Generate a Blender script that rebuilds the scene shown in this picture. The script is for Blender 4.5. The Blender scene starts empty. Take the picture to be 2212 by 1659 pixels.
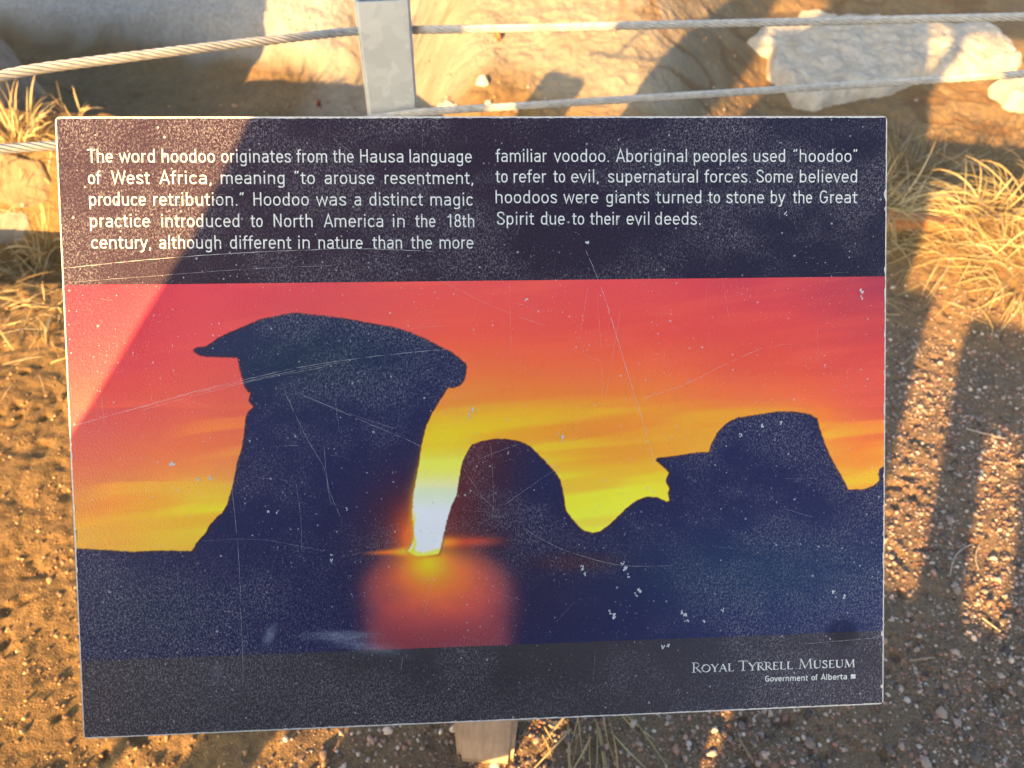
import bpy, bmesh, math, random
import numpy as np
from mathutils import Vector, Matrix

R = math.radians
rnd = random.Random(7)
rng = np.random.default_rng(11)
scene = bpy.context.scene
col = scene.collection

# ------------------------------------------------------------------ camera
CAM_H, PITCH, ROLL = 1.21, R(48), R(-2.866)
FPX = 2840 / 4096 * 2212                    # focal length measured on a 2212 px wide copy of the picture
fwd = Vector((0, math.cos(PITCH), -math.sin(PITCH)))
rt0 = Vector((1, 0, 0)); up0 = rt0.cross(fwd)
rt = math.cos(ROLL) * rt0 - math.sin(ROLL) * up0
up = math.cos(ROLL) * up0 + math.sin(ROLL) * rt0
EYE = Vector((0, 0, CAM_H))
cam = bpy.data.cameras.new("camera")
cam.sensor_width = 36; cam.lens = 36 * 2840 / 4096
cam.clip_start = 0.02; cam.clip_end = 400
cam.dof.use_dof = True; cam.dof.focus_distance = 0.532; cam.dof.aperture_fstop = 9.0
co = bpy.data.objects.new("camera", cam); col.objects.link(co)
m3 = Matrix((rt, up, -fwd)).transposed()
co.matrix_world = Matrix.Translation(EYE) @ m3.to_4x4()
scene.camera = co

# ------------------------------------------------------------------ light
SUN_AZ, SUN_EL = R(27), R(17)               # light travels towards +y turned 27 degrees to +x
ldir = Vector((math.sin(SUN_AZ) * math.cos(SUN_EL), math.cos(SUN_AZ) * math.cos(SUN_EL), -math.sin(SUN_EL)))
world = bpy.data.worlds.new("World"); scene.world = world; world.use_nodes = True
wn = world.node_tree
sky = wn.nodes.new("ShaderNodeTexSky"); sky.sky_type = 'NISHITA'; sky.sun_disc = False
sky.sun_elevation = SUN_EL
sky.sun_rotation = math.atan2(-ldir.x, -ldir.y)
sky.air_density = 1.0; sky.dust_density = 3.0; sky.ozone_density = 0.5
bg = wn.nodes["Background"]; bg.inputs[1].default_value = 0.085
wn.links.new(sky.outputs[0], bg.inputs[0])
sl = bpy.data.lights.new("sun", 'SUN'); sl.energy = 5.0; sl.angle = R(0.55); sl.color = (1.0, 0.53, 0.17)
so = bpy.data.objects.new("sun", sl); col.objects.link(so)
so.rotation_euler = ldir.to_track_quat('-Z', 'Y').to_euler(); so.location = (-3, -5, 4)
scene.view_settings.view_transform = 'Standard'; scene.view_settings.look = 'None'
scene.view_settings.exposure = 2.36; scene.view_settings.gamma = 1.0

# ------------------------------------------------------------------ helpers
def lin(c):
    return tuple((v / 255 / 12.92) if v / 255 <= 0.04045 else ((v / 255 + 0.055) / 1.055) ** 2.4 for v in c)

def nlin(a):
    a = np.asarray(a, float) / 255
    return np.where(a <= 0.04045, a / 12.92, ((a + 0.055) / 1.055) ** 2.4)

def ray(x, y):
    return fwd + rt * ((x - 1106) / FPX) - up * ((y - 829.5) / FPX)

def at(x, y, depth):
    return EYE + ray(x, y) * depth

_lat = {}
def vnoise(x, y, seed=0):
    if seed not in _lat:
        _lat[seed] = np.random.default_rng(1000 + seed).random((256, 256))
    L = _lat[seed]
    xi = np.floor(x).astype(int); yi = np.floor(y).astype(int)
    fx = x - xi; fy = y - yi
    fx = fx * fx * (3 - 2 * fx); fy = fy * fy * (3 - 2 * fy)
    a = L[xi % 256, yi % 256]; b = L[(xi + 1) % 256, yi % 256]
    c = L[xi % 256, (yi + 1) % 256]; d = L[(xi + 1) % 256, (yi + 1) % 256]
    return (a * (1 - fx) + b * fx) * (1 - fy) + (c * (1 - fx) + d * fx) * fy

def fbm(x, y, seed=0, octs=4, gain=.5):
    t = 0; a = 1; n = 0
    for k in range(octs):
        t = t + a * vnoise(x * 2 ** k + 17.3 * k, y * 2 ** k + 9.1 * k, seed + k); n += a; a *= gain
    return t / n

def sstep(a, b, x):
    t = np.clip((x - a) / (b - a), 0, 1); return t * t * (3 - 2 * t)

def mesh_np(name, v, faces, mat=None, colors=None, smooth=False, attr='Col'):
    """v (n,3), faces (m,k) integer arrays or list of such arrays."""
    me = bpy.data.meshes.new(name)
    fl = faces if isinstance(faces, list) else [faces]
    loops = np.concatenate([f.reshape(-1) for f in fl]).astype(np.int32)
    tot = np.concatenate([np.full(len(f), f.shape[1]) for f in fl]).astype(np.int32)
    st = np.concatenate([[0], np.cumsum(tot)[:-1]]).astype(np.int32)
    me.vertices.add(len(v)); me.vertices.foreach_set('co', np.asarray(v, np.float32).reshape(-1))
    me.loops.add(len(loops)); me.loops.foreach_set('vertex_index', loops)
    me.polygons.add(len(tot)); me.polygons.foreach_set('loop_start', st); me.polygons.foreach_set('loop_total', tot)
    if smooth: me.polygons.foreach_set('use_smooth', np.ones(len(tot), bool))
    me.update(calc_edges=True)
    if colors is not None:
        a = me.color_attributes.new(attr, 'FLOAT_COLOR', 'POINT')
        c = np.ones((len(v), 4), np.float32); c[:, :colors.shape[1]] = colors
        a.data.foreach_set('color', c.reshape(-1))
    if mat: me.materials.append(mat)
    return me

def link(name, me, parent=None, **kw):
    o = bpy.data.objects.new(name, me); col.objects.link(o)
    if parent: o.parent = parent
    for k, v in kw.items(): o[k] = v
    return o

def empty(name, loc, **kw):
    o = bpy.data.objects.new(name, None); col.objects.link(o); o.location = loc
    o.empty_display_size = 0.1
    for k, v in kw.items(): o[k] = v
    return o

def bm_mesh(name, bm, mat, smooth=False):
    me = bpy.data.meshes.new(name); bm.to_mesh(me); bm.free()
    if mat: me.materials.append(mat)
    if smooth:
        for p in me.polygons: p.use_smooth = True
    return me

class NT:
    """small helper for node materials"""
    def __init__(s, name):
        s.m = bpy.data.materials.new(name); s.m.use_nodes = True
        s.t = s.m.node_tree; s.b = s.t.nodes['Principled BSDF']; s.out = s.t.nodes['Material Output']
    def n(s, kind, **kw):
        nd = s.t.nodes.new(kind)
        for k, v in kw.items():
            if k.startswith('i_'): nd.inputs[k[2:].replace('_', ' ')].default_value = v
            else: setattr(nd, k, v)
        return nd
    def l(s, a, b): s.t.links.new(a, b)
    def noise(s, scale, detail=3, rough=.5, vec=None, dist=0):
        nd = s.n('ShaderNodeTexNoise'); nd.inputs['Scale'].default_value = scale
        nd.inputs['Detail'].default_value = detail; nd.inputs['Roughness'].default_value = rough
        nd.inputs['Distortion'].default_value = dist
        if vec is not None: s.l(vec, nd.inputs['Vector'])
        return nd
    def ramp(s, fac, stops):
        nd = s.n('ShaderNodeValToRGB'); e = nd.color_ramp.elements
        while len(e) < len(stops): e.new(0.5)
        for k, (p, c) in enumerate(stops):
            e[k].position = p; e[k].color = (*c, 1) if len(c) == 3 else c
        s.l(fac, nd.inputs[0]); return nd.outputs[0]
    def mix(s, fac, a, b, mode='MIX'):
        nd = s.n('ShaderNodeMix', data_type='RGBA', blend_type=mode)
        for sock, v in ((nd.inputs[0], fac), (nd.inputs[6], a), (nd.inputs[7], b)):
            if hasattr(v, 'links'): s.l(v, sock)
            elif isinstance(v, (int, float)): sock.default_value = v
            else: sock.default_value = (*v, 1)
        return nd.outputs[2]
    def math(s, op, a, b=0.0, c=None):
        nd = s.n('ShaderNodeMath', operation=op)
        for k, v in enumerate((a, b, c)):
            if v is None: continue
            if hasattr(v, 'links'): s.l(v, nd.inputs[k])
            else: nd.inputs[k].default_value = v
        return nd.outputs[0]
    def bump(s, h, strength, dist, prev=None):
        nd = s.n('ShaderNodeBump'); nd.inputs['Strength'].default_value = strength; nd.inputs['Distance'].default_value = dist
        s.l(h, nd.inputs['Height'])
        if prev is not None: s.l(prev, nd.inputs['Normal'])
        return nd.outputs[0]
    def set(s, **kw):
        for k, v in kw.items():
            sock = s.b.inputs[k.replace('_', ' ')]
            if hasattr(v, 'links'): s.l(v, sock)
            elif isinstance(v, tuple): sock.default_value = (*v, 1) if len(v) == 3 else v
            else: sock.default_value = v
        return s.m

# ------------------------------------------------------------------ ground
def edge_d(x):          # where the gravel path ends in a small bank
    return 1.80 + .22 * sstep(.55, -.4, x) + .04 * (fbm(x * 3, x * 0 + 3, 60, 3) - .5)

def terrain(x, y):
    de = edge_d(x)
    lf_ = sstep(-.15, -.6, x); rg_ = sstep(.35, 1.05, x)
    lip = (.10 * lf_ + .12 * rg_ + .012 * lf_ * (fbm(x * 12, y * 0, 61, 3) - .5)) * sstep(de - .6, de - .04, y)
    drop = sstep(de, de + .09, y)
    floor = -.02 - .22 * lf_ - .18 * rg_
    up = (.30 + .08 * lf_ - .06 * rg_) * np.clip(y - (de + .10 + .88 * lf_ + .47 * rg_), 0, 8)
    z = lip * (1 - drop) + drop * (floor + up)
    z = z + drop * (.020 * (fbm(x * 17, y * 15, 62, 4, .62) - .5))
    z = z + .014 * drop * (fbm(x * 1.8, y * 1.8, 1, 3) - .5) * 2
    # sandstone ledge at upper left
    led = sstep(3.08, 3.24, y + .22 * (fbm(x * 5, y * 5, 5, 3) - .5) + .25 * np.clip(x + 1.1, 0, 1)) * sstep(-.68, -.95, x)
    z = z + .07 * led
    # hollow under the grass at the left margin
    z = z - .24 * sstep(1.36, 1.44, y + .05 * (fbm(x * 9, y * 9, 6, 2) - .5)) * sstep(1.88, 1.66, y) * sstep(-.80, -.92, x)
    # wrinkles, clods and pits
    z = z + .015 * (fbm(x * 9, y * 9, 10, 4) - .5) + .0088 * (fbm(x * 31, y * 31, 20, 4, .5) - .5)
    z = z + .0045 * (vnoise(x * 85, y * 85, 30) - .5)
    pit = sstep(.70, .86, vnoise(x * 42, y * 42, 31)) * sstep(.45, .6, fbm(x * 7, y * 7, 32, 2))
    z = z - .008 * pit * (1 - drop)
    z = z - .004 * drop * sstep(.035, .0, np.abs(fbm(x * 2.2, y * 4.0, 75, 4) - .5))
    far = sstep(5, 12, y) ; z = z * (1 - far) + far * .55
    return z

def tz(x, y): return float(terrain(np.array([x], float), np.array([y], float))[0])

def G(x, y):
    """ground point seen at picture position x, y (2212 wide copy)"""
    d = ray(x, y); ts = np.linspace(.6, 6, 900)
    X = d.x * ts; Y = d.y * ts; Z = CAM_H + d.z * ts
    below = Z <= terrain(X, Y); k = int(np.argmax(below)) if below.any() else 899
    return Vector((X[k], Y[k], float(terrain(X[k:k + 1], Y[k:k + 1])[0])))

def coords(dense, outer):
    return np.array(sorted(set(np.round(np.concatenate(dense + outer), 4))))
gx = coords([np.arange(-1.95, 1.96, .0062)], [-1.95 - np.geomspace(.02, 120, 40), 1.95 + np.geomspace(.02, 120, 40)])
gy = coords([np.arange(.18, 2.9, .0055), np.arange(2.9, 4.0, .011)], [.18 - np.geomspace(.02, 120, 40), 4.0 + np.geomspace(.02, 140, 40)])
XX, YY = np.meshgrid(gx, gy)
ZZ = terrain(XX, YY)
nx, ny = len(gx), len(gy)
gv = np.stack([XX, YY, ZZ], -1).reshape(-1, 3)
ii = np.arange(nx * ny).reshape(ny, nx)
gf = np.stack([ii[:-1, :-1], ii[:-1, 1:], ii[1:, 1:], ii[1:, :-1]], -1).reshape(-1, 4)
# R: pale sandstone   G: brown seams   B: gravelly
xs, ys = gv[:, 0], gv[:, 1]
n1 = fbm(xs * 2.5, ys * 2.5, 70, 4) - .5
de = edge_d(xs)
pale = sstep(.22, .55, (ys - de) * 1.0 + n1 * .55 - .35 * sstep(.25, .9, xs) - .25 * sstep(-.3, -.6, xs)) * (1 - .75 * sstep(.45, .8, xs + n1 * .4))
led = sstep(3.06, 3.22, ys + .2 * n1 + .25 * np.clip(xs + 1.1, 0, 1)) * sstep(-.66, -.95, xs)
pale = np.maximum(pale * (1 - .8 * sstep(-.8, -1.0, xs) * (1 - led)), led)  # soil colour darkens the ledge foot, standing in for its shade
seam = sstep(.055, .02, np.abs(fbm(xs * 2.2, ys * 4.0, 75, 4) - .5)) * sstep(.35, .6, fbm(xs * 1.3, ys * 1.3, 78, 2)) * sstep(0, .3, ys - de)
grav = sstep(-.75, .15, xs + .4 * n1) * sstep(1.75, 1.2, ys + .5 * n1)
ground_m = NT("soil")
t = ground_m
tc = t.n('ShaderNodeTexCoord').outputs['Object']
av_ = t.n('ShaderNodeVertexColor', layer_name='Col'); att, t_alpha = av_.outputs[0], av_.outputs[1]
sep = t.n('ShaderNodeSeparateColor'); t.l(att, sep.inputs[0])
na = t.noise(6, 6, .6, tc).outputs[0]; nb = t.noise(60, 5, .65, tc).outputs[0]; nc = t.noise(320, 3, .6, tc).outputs[0]
dirt = t.ramp(na, [(.3, (.145, .090, .027)), (.55, (.205, .128, .040)), (.75, (.26, .165, .057))])
dirt = t.mix(t.ramp(nb, [(.35, (0, 0, 0)), (.7, (.75, .75, .75))]), dirt, (.08, .047, .019))
dirt = t.mix(t.ramp(nc, [(.55, (0, 0, 0)), (.75, (.6, .6, .6))]), dirt, (.30, .21, .10))
sand = t.ramp(na, [(.3, (.18, .165, .122)), (.55, (.23, .215, .165)), (.75, (.28, .262, .205))])
sand = t.mix(t.ramp(nb, [(.3, (.5, .5, .5)), (.6, (0, 0, 0))]), sand, (.25, .19, .12))
nd = t.noise(170, 4, .7, tc).outputs[0]
gv_c = t.mix(t.ramp(nc, [(.38, (0, 0, 0)), (.62, (1, 1, 1))]), (.075, .056, .040), (.24, .19, .15))
gv_c = t.mix(t.ramp(nd, [(.5, (0, 0, 0)), (.68, (.8, .8, .8))]), gv_c, (.27, .215, .175))
c = t.mix(t.math('MULTIPLY', sep.outputs[2], .6), dirt, gv_c)
c = t.mix(sep.outputs[0], c, sand)
c = t.mix(t.math('MULTIPLY', sep.outputs[1], .75), c, (.13, .075, .03))
c = t.mix(t.math('MULTIPLY', t_alpha, .8), c, t.ramp(nb, [(.35, (.27, .27, .25)), (.65, (.40, .40, .38))]))
bmp = t.bump(t.noise(150, 4, .7, tc).outputs[0], .5, .006); bmp = t.bump(nb, .7, .007, bmp); bmp = t.bump(nc, .8, .003, bmp)
soil = t.set(Base_Color=c, Roughness=.95, Normal=bmp)
soil_o = link("ground", mesh_np("ground", gv, gf, soil, np.stack([pale, seam, grav, led], -1), True), kind='structure')

# ------------------------------------------------------------------ the interpretive sign
P = {'TL': (118.3, 251.6), 'TR': (1918.2, 250.0), 'BL': (178.8, 1596.9), 'BR': (1908.5, 1521.8)}
D = {'TL': .5053, 'TR': .5357, 'BL': .5260, 'BR': .5564}
S = {k: at(*P[k], D[k]) for k in P}
SX = ((S['TR'] - S['TL']) + (S['BR'] - S['BL'])).normalized()
SN = SX.cross((S['TL'] - S['BL']) + (S['TR'] - S['BR'])).normalized()
SY = SN.cross(SX)
SC = sum(S.values(), Vector()) / 4
SW, SH = (S['TR'] - S['TL']).length, (S['TL'] - S['BL']).length
SM = Matrix((SX, SY, SN)).transposed()

def sgn(x, y):
    """picture position -> metres on the panel face, from its centre"""
    d = ray(x, y); t_ = (SC - EYE).dot(SN) / d.dot(SN); q = EYE + d * t_ - SC
    return q.dot(SX), q.dot(SY)

def pix(a, b):
    q = np.array(SC)[None] + a[:, None] * np.array(SX)[None] + b[:, None] * np.array(SY)[None] - np.array(EYE)[None]
    w = q @ np.array(fwd); return 1106 + FPX * (q @ np.array(rt)) / w, 829.5 - FPX * (q @ np.array(up)) / w

POST_X, POST_Y = -.012, .342
base = Vector((POST_X, POST_Y, 0))
sign = empty("interpretive_sign", base, label="weathered sign panel about hoodoos with sunset picture on a wooden post", category="sign")

def face_part(name, me, parent=sign, lift=0.0, **kw):
    o = link(name, me, parent, **kw)
    o.matrix_local = Matrix.Translation(SC - base + SN * lift) @ SM.to_4x4(); return o

# panel board
t = NT("panel_edge")
nz = t.noise(300, 4, .6, t.n('ShaderNodeTexCoord').outputs['Object']).outputs[0]
edge_m = t.set(Base_Color=t.ramp(nz, [(.3, (.42, .42, .40)), (.6, (.66, .67, .65))]), Roughness=.5)
bm = bmesh.new()
rad = .0035; pts = []
for (sx, sy, a0) in ((1, 1, 0), (-1, 1, 90), (-1, -1, 180), (1, -1, 270)):
    for k in range(6):
        a = R(a0 + 18 * k); pts.append((sx * (SW / 2 - rad) + rad * math.cos(a), sy * (SH / 2 - rad) + rad * math.sin(a)))
vt = [bm.verts.new((x, y, 0)) for x, y in pts]
f = bm.faces.new(vt)
ex = bmesh.ops.extrude_face_region(bm, geom=[f])
bmesh.ops.translate(bm, verts=[v for v in ex['geom'] if isinstance(v, bmesh.types.BMVert)], vec=(0, 0, -.010))
bmesh.ops.recalc_face_normals(bm, faces=bm.faces)
bmesh.ops.bevel(bm, geom=[e for e in bm.edges if abs(e.verts[0].co.z - e.verts[1].co.z) < 1e-6], offset=.0006, segments=2, affect='EDGES')
face_part("panel", bm_mesh("panel", bm, edge_m))

# outlines of the printed silhouettes (picture positions)
HOODOO = [(150, 1184), (230, 1188), (290, 1192), (345, 1189), (415, 1190), (425, 1172), (445, 1150), (452, 1135), (470, 1115), (480, 1108), (490, 1090), (500, 1060),
 (507, 1030), (512, 1000), (522, 970), (527, 940), (530, 905), (535, 890), (547, 879), (537, 866), (541, 850), (535, 845), (528, 835), (524, 820), (516, 790), (513, 773),
 (480, 772), (450, 771), (430, 768), (418, 760), (417, 755), (424, 750), (445, 748), (460, 738), (470, 730), (500, 716), (530, 704), (560, 690), (590, 684), (612, 679),
 (640, 675), (680, 680), (702, 682), (760, 690), (800, 698), (852, 707), (887, 718), (920, 732), (948, 747), (975, 760), (996, 776), (1006, 785), (1008, 793), (1007, 808),
 (1004, 820), (998, 830), (992, 834), (980, 838), (969, 837), (955, 858), (938, 885), (921, 919), (915, 945), (910, 967), (904, 1008), (893, 1070), (891, 1112), (894, 1140),
 (895, 1160), (890, 1178), (880, 1190), (892, 1198), (904, 1202), (948, 1197), (955, 1171), (965, 1126), (975, 1092), (986, 1070), (992, 1032), (999, 998), (1010, 974),
 (1020, 960), (1037, 954), (1064, 948), (1092, 948), (1119, 952), (1143, 962), (1163, 981), (1180, 998), (1198, 1018), (1210, 1036), (1215, 1053), (1220, 1087), (1223, 1102),
 (1235, 1119), (1249, 1136), (1262, 1147), (1280, 1151), (1297, 1147), (1317, 1133), (1338, 1112), (1351, 1099), (1370, 1084), (1395, 1073), (1420, 1074), (1440, 1084),
 (1446, 1081), (1443, 1066), (1446, 1055), (1440, 1045), (1438, 1036), (1445, 1022), (1437, 1012), (1423, 1001), (1416, 995), (1420, 989), (1456, 985), (1507, 977),
 (1531, 977), (1536, 960), (1548, 936), (1569, 914), (1593, 902), (1647, 894), (1675, 889), (1716, 889), (1750, 895), (1765, 904), (1770, 923), (1779, 950), (1791, 981),
 (1808, 1012), (1822, 1036), (1832, 1057), (1866, 1057), (1887, 1049), (1900, 1037), (1897, 1025), (1900, 1013), (1909, 1007), (1930, 1004), (1930, 1460), (150, 1460)]
hd = np.array(HOODOO, float)

def sdf(x, y):
    """signed distance in picture px, negative inside"""
    d2 = np.full(len(x), 1e9); ins = np.zeros(len(x), bool)
    for (x0, y0), (x1, y1) in zip(hd, np.roll(hd, -1, 0)):
        ex, ey = x1 - x0, y1 - y0
        tt = np.clip(((x - x0) * ex + (y - y0) * ey) / (ex * ex + ey * ey), 0, 1)
        d2 = np.minimum(d2, (x - x0 - tt * ex) ** 2 + (y - y0 - tt * ey) ** 2)
        if y0 != y1:
            ins ^= ((y0 > y) != (y1 > y)) & (x < ex * (y - y0) / ey + x0)
    return np.where(ins, -1, 1) * np.sqrt(d2)

SKY = {150: [(610, 170, 34, 62), (750, 184, 44, 66), (840, 190, 56, 72), (930, 200, 82, 80), (1000, 206, 100, 78), (1080, 208, 138, 76), (1130, 214, 166, 66), (1190, 214, 172, 66)],
 480: [(610, 200, 62, 80), (800, 212, 78, 80), (920, 222, 98, 76), (1000, 230, 132, 74), (1060, 236, 168, 66), (1100, 246, 212, 48), (1190, 232, 186, 62)],
 1000: [(605, 226, 80, 82), (720, 233, 86, 72), (800, 239, 110, 62), (860, 246, 142, 54), (900, 250, 172, 40), (930, 251, 194, 30), (1000, 251, 208, 46), (1100, 252, 232, 70)],
 1350: [(605, 222, 72, 78), (720, 228, 76, 68), (780, 236, 98, 62), (850, 242, 126, 54), (890, 249, 162, 40), (930, 243, 150, 45), (980, 243, 152, 45), (1010, 251, 202, 38), (1060, 252, 224, 55), (1150, 253, 238, 66)],
 1650: [(600, 196, 62, 80), (700, 216, 70, 72), (800, 226, 84, 64), (860, 236, 114, 60), (890, 246, 152, 45), (1100, 250, 200, 45)],
 1910: [(598, 160, 52, 78), (660, 176, 58, 76), (760, 206, 66, 68), (880, 216, 84, 70), (950, 226, 115, 62), (1000, 236, 150, 54), (1060, 241, 165, 52)]}

def sky_col(x, y):
    ks = sorted(SKY); cols = []
    for k in ks:
        s_ = np.array(SKY[k], float); cols.append(np.stack([np.interp(y, s_[:, 0], s_[:, j]) for j in (1, 2, 3)], -1))
    cols = np.array(cols); out = np.zeros((len(x), 3))
    xi = np.interp(x, ks, range(len(ks))); i0 = np.clip(xi.astype(int), 0, len(ks) - 2); w = (xi - i0); w = (w * w * (3 - 2 * w))[:, None]
    idx = np.arange(len(x)); return cols[i0, idx] * (1 - w) + cols[i0 + 1, idx] * w

def blend(c, w, to):
    return c * (1 - w[:, None]) + np.array(to, float)[None] * w[:, None]

def gs(x, y, cx, cy, sx, sy, p=2):
    return np.exp(-(((np.abs(x - cx) / sx) ** 2 + (np.abs(y - cy) / sy) ** 2) ** (p / 2)))

def smears(x, y):
    s = .75 * gs(x, y, 740, 1373 + .18 * 0, 62, 9, 2.4) + .55 * gs(x, y + .16 * (800 - x), 790, 1398, 70, 12, 2.2)
    s += .8 * gs(x + .35 * (y - 1372), y, 583, 1372, 10, 20, 2.5) * 1 + .25 * gs(x, y, 470, 1455, 10, 22)
    return s * (.45 + .9 * vnoise(x / 9, y / 4, 91))

def wear_map(x, y):
    w = .10 + .75 * sstep(.36, .70, fbm(x / 170, y / 130, 80, 4, .6))
    w += .7 * sstep(1000, 250, x) * sstep(1120, 1330, y)
    w += .45 * sstep(330, 262, y) * vnoise(x / 70, y / 40, 84) + .35 * sstep(1850, 1905, x) * vnoise(x / 30, y / 60, 85)
    w += .35 * gs(x, y, 1640, 1420, 130, 120) + .22 * sstep(1390, 1500, y)
    w *= 1 - .65 * gs(x, y, 1350, 1320, 190, 100) - .35 * gs(x, y, 1100, 1480, 240, 60)
    spot = gs(x, y, 1820, 1364, 34, 30, 6)
    return np.clip(w * (1 - .85 * spot), 0, 1), spot

def print_col(x, y, zone):
    wear, spot = wear_map(x, y)
    if zone == 'picture':
        c = sky_col(x, y)
        st = fbm(x / 300, (y + .09 * (x - 1100) + 30 * (vnoise(x / 240, y / 120, 50) - .5)) / 30, 51, 2)
        amt = sstep(850, 950, y) * sstep(.5, .72, st) * (.55 + .2 * sstep(900, 1300, x)) * sstep(330, 480, x * 1.0 + 200 * (y > 1040))
        c = blend(c, amt * .5, (252, 218, 44))
        dk = sstep(.50, .28, fbm(x / 320, (y + .09 * x) / 40, 55, 2)) * .25
        c = blend(c, dk * sstep(700, 900, y), (226, 96, 60))
        c = blend(c, .22 * sstep(.5, .75, fbm(x / 300, (y + .12 * x) / 40, 58, 3)) * (y < 880), (240, 104, 78))
        # gap beside the sun
        g = sstep(860, 885, x) * sstep(1030, 1005, x)
        c = blend(c, g * sstep(955, 1010, y), (250, 236, 92)); c = blend(c, g * sstep(1005, 1070, y), (206, 238, 198))
        c = blend(c, g * sstep(1060, 1120, y), (214, 244, 246)); c = blend(c, g * .9 * sstep(1188, 1200, y + .25 * np.abs(x - 915)), (252, 232, 60))
        c = blend(c, g * .9 * sstep(6, 0, np.abs(x - 893 + 3 * np.sin(y / 9))) * sstep(1090, 1140, y), (250, 226, 40))
        s = c.copy()
        # dark rock
        k = np.tile(np.array([[32., 39., 82.]]), (len(x), 1))
        k = blend(k, .8 * gs(x, y, 690, 770, 230, 95), (20, 52, 74))
        k = blend(k, .8 * sstep(1250, 1700, x) * sstep(1000, 1350, y), (28, 47, 96))
        k = blend(k, .55 * gs(x, y, 1640, 1240, 300, 90), (24, 68, 96))
        k = blend(k, .55 * gs(x, y, 300, 1330, 170, 110), (40, 62, 78))
        k = blend(k, .95 * sstep(1180, 985, x + .25 * (y - 1050)) * sstep(955, 975, x) * sstep(1260, 1150, y) * sstep(925, 950, y), (98, 36, 42))
        k = blend(k, .7 * gs(x, y, 1245, 1214, 95, 20, 3), (78, 34, 46))
        k = blend(k, .4 * gs(x, y, 1040, 1230, 260, 170, 2), (64, 32, 46))
        k = blend(k, np.clip(.95 * gs(x, y, 893, 1140, 78, 90, 1.6), 0, 1), (150, 44, 40))
        gr_ = (np.abs(x - 946) / (194 - .12 * np.clip(y - 1300, 0, 100))) ** 2.6 + (np.clip(1300 - y, 0, 400) / 122) ** 2.4
        glow = sstep(1.14, .12, gr_ + .1 * (fbm(x / 60, y / 60, 57, 2) - .5))
        glow = glow * (.48 + .52 * gs(x, y, 946, 1300, 172, 400, 2.6)) * (.86 + .28 * (fbm(x / 40, y / 40, 59, 3) - .3))
        glow = np.clip(glow, 0, 1)
        k = blend(k, .96 * glow, (230, 86, 80))
        k = blend(k, .75 * sstep(1290, 1400, y) * glow, (112, 44, 62))
        k = blend(k, .9 * gs(x, y, 940, 1240, 85, 62, 2), (248, 140, 44))
        k = blend(k, .9 * gs(x, y, 921, 1213, 42, 34, 2), (252, 214, 26))
        k = blend(k, np.clip(1.1 * gs(x, y, 885, 1160, 26, 42, 2), 0, 1), (238, 96, 30))
        sl_ = np.exp(-((y - (1190 + .045 * (900 - x))) / (3 + .05 * np.clip(x - 780, 0, 120))) ** 2) * sstep(762, 840, x) * (x < 930) * 1.0
        k = blend(k, .95 * sl_, (250, 120, 30)); k = blend(k, sl_ * sstep(830, 890, x), (252, 220, 24))
        sr_ = np.exp(-((y - (1172 - .03 * (x - 955))) / 11) ** 2) * sstep(1130, 1000, x) * (x > 900)
        k = blend(k, .85 * sr_, (226, 74, 44)); k = blend(k, sr_ * sstep(1010, 955, x), (250, 160, 30))
        d = sdf(x, y) + 1.6 * (vnoise(x / 5, y / 5, 95) - .5)
        hot = gs(x, y, 905, 1130, 40, 120, 2)
        k = blend(k, .8 * np.exp(-np.clip(-d, 0, 50) / 3.0), (84, 30, 36)); k = blend(k, np.clip(hot * np.exp(-np.clip(-d, 0, 99) / 9), 0, 1), (246, 190, 40))
        m = sstep(1.8, -1.8, d)
        c = s * (1 - m[:, None]) + k * m[:, None]
        wear = wear * (.25 + .75 * m)
        wear *= 1 - .75 * gs(x, y, 948, 1280, 170, 110, 4)
    elif zone == 'header':
        c = np.tile(np.array([[47., 34., 50.]]), (len(x), 1)); c = blend(c, .6 * sstep(900, 1700, x), (30, 35, 60))
    else:
        c = np.tile(np.array([[64., 61., 63.]]), (len(x), 1)); c = blend(c, .6 * sstep(1100, 1600, x), (56, 59, 74)); c = blend(c, .5 * gs(x, y, 450, 1480, 260, 90), (74, 72, 73)); c = blend(c, .6 * gs(x, y, 1080, 1490, 260, 70), (48, 47, 52))
    sm = np.clip(smears(x, y), 0, 1)
    out = nlin(c) / np.array([[.70, .75, .87]])
    dk = sstep(.30, .07, out.max(1))[:, None]
    lo_ = np.maximum(out * np.array([[.56, .60, .82]]) - .001, .003)
    hi_ = out * np.stack([.74 + .16 * sstep(70, 190, c[:, 1]), c[:, 1] * 0 + .86, c[:, 1] * 0 + .93], -1)
    out = lo_ * dk + hi_ * (1 - dk)
    out = out * (1 - .4 * spot[:, None])
    out = out * (1 - .55 * sm[:, None]) + .55 * sm[:, None] * np.array([[.28, .34, .46]])
    return np.clip(out, 0, .9), np.clip(wear + .7 * sm, 0, 1)

# printed face material: leather-like grain, rubbed grain tops, tiny white nicks
t = NT("printed_face")
tc = t.n('ShaderNodeTexCoord').outputs['Object']
mp = t.n('ShaderNodeMapping'); mp.inputs['Scale'].default_value = (1.25, .8, 1); mp.inputs['Rotation'].default_value = (0, 0, R(-8)); t.l(tc, mp.inputs[0])
vc = t.n('ShaderNodeVertexColor', layer_name='Col')
gr = t.noise(760, 2.5, .55, mp.outputs[0], .9).outputs[0]
gr2 = t.noise(1700, 1, .5, mp.outputs[0]).outputs[0]
ns = t.noise(330, 2, .5, tc).outputs[0]; nbig = t.noise(14, 3, .5, tc).outputs[0]
ridge = t.ramp(gr, [(.48, (0, 0, 0)), (.66, (1, 1, 1))])
rub = t.math('MULTIPLY', ridge, vc.outputs[1])
cc = t.mix(t.math('MULTIPLY', rub, .52), vc.outputs[0], (.29, .295, .34))
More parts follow.
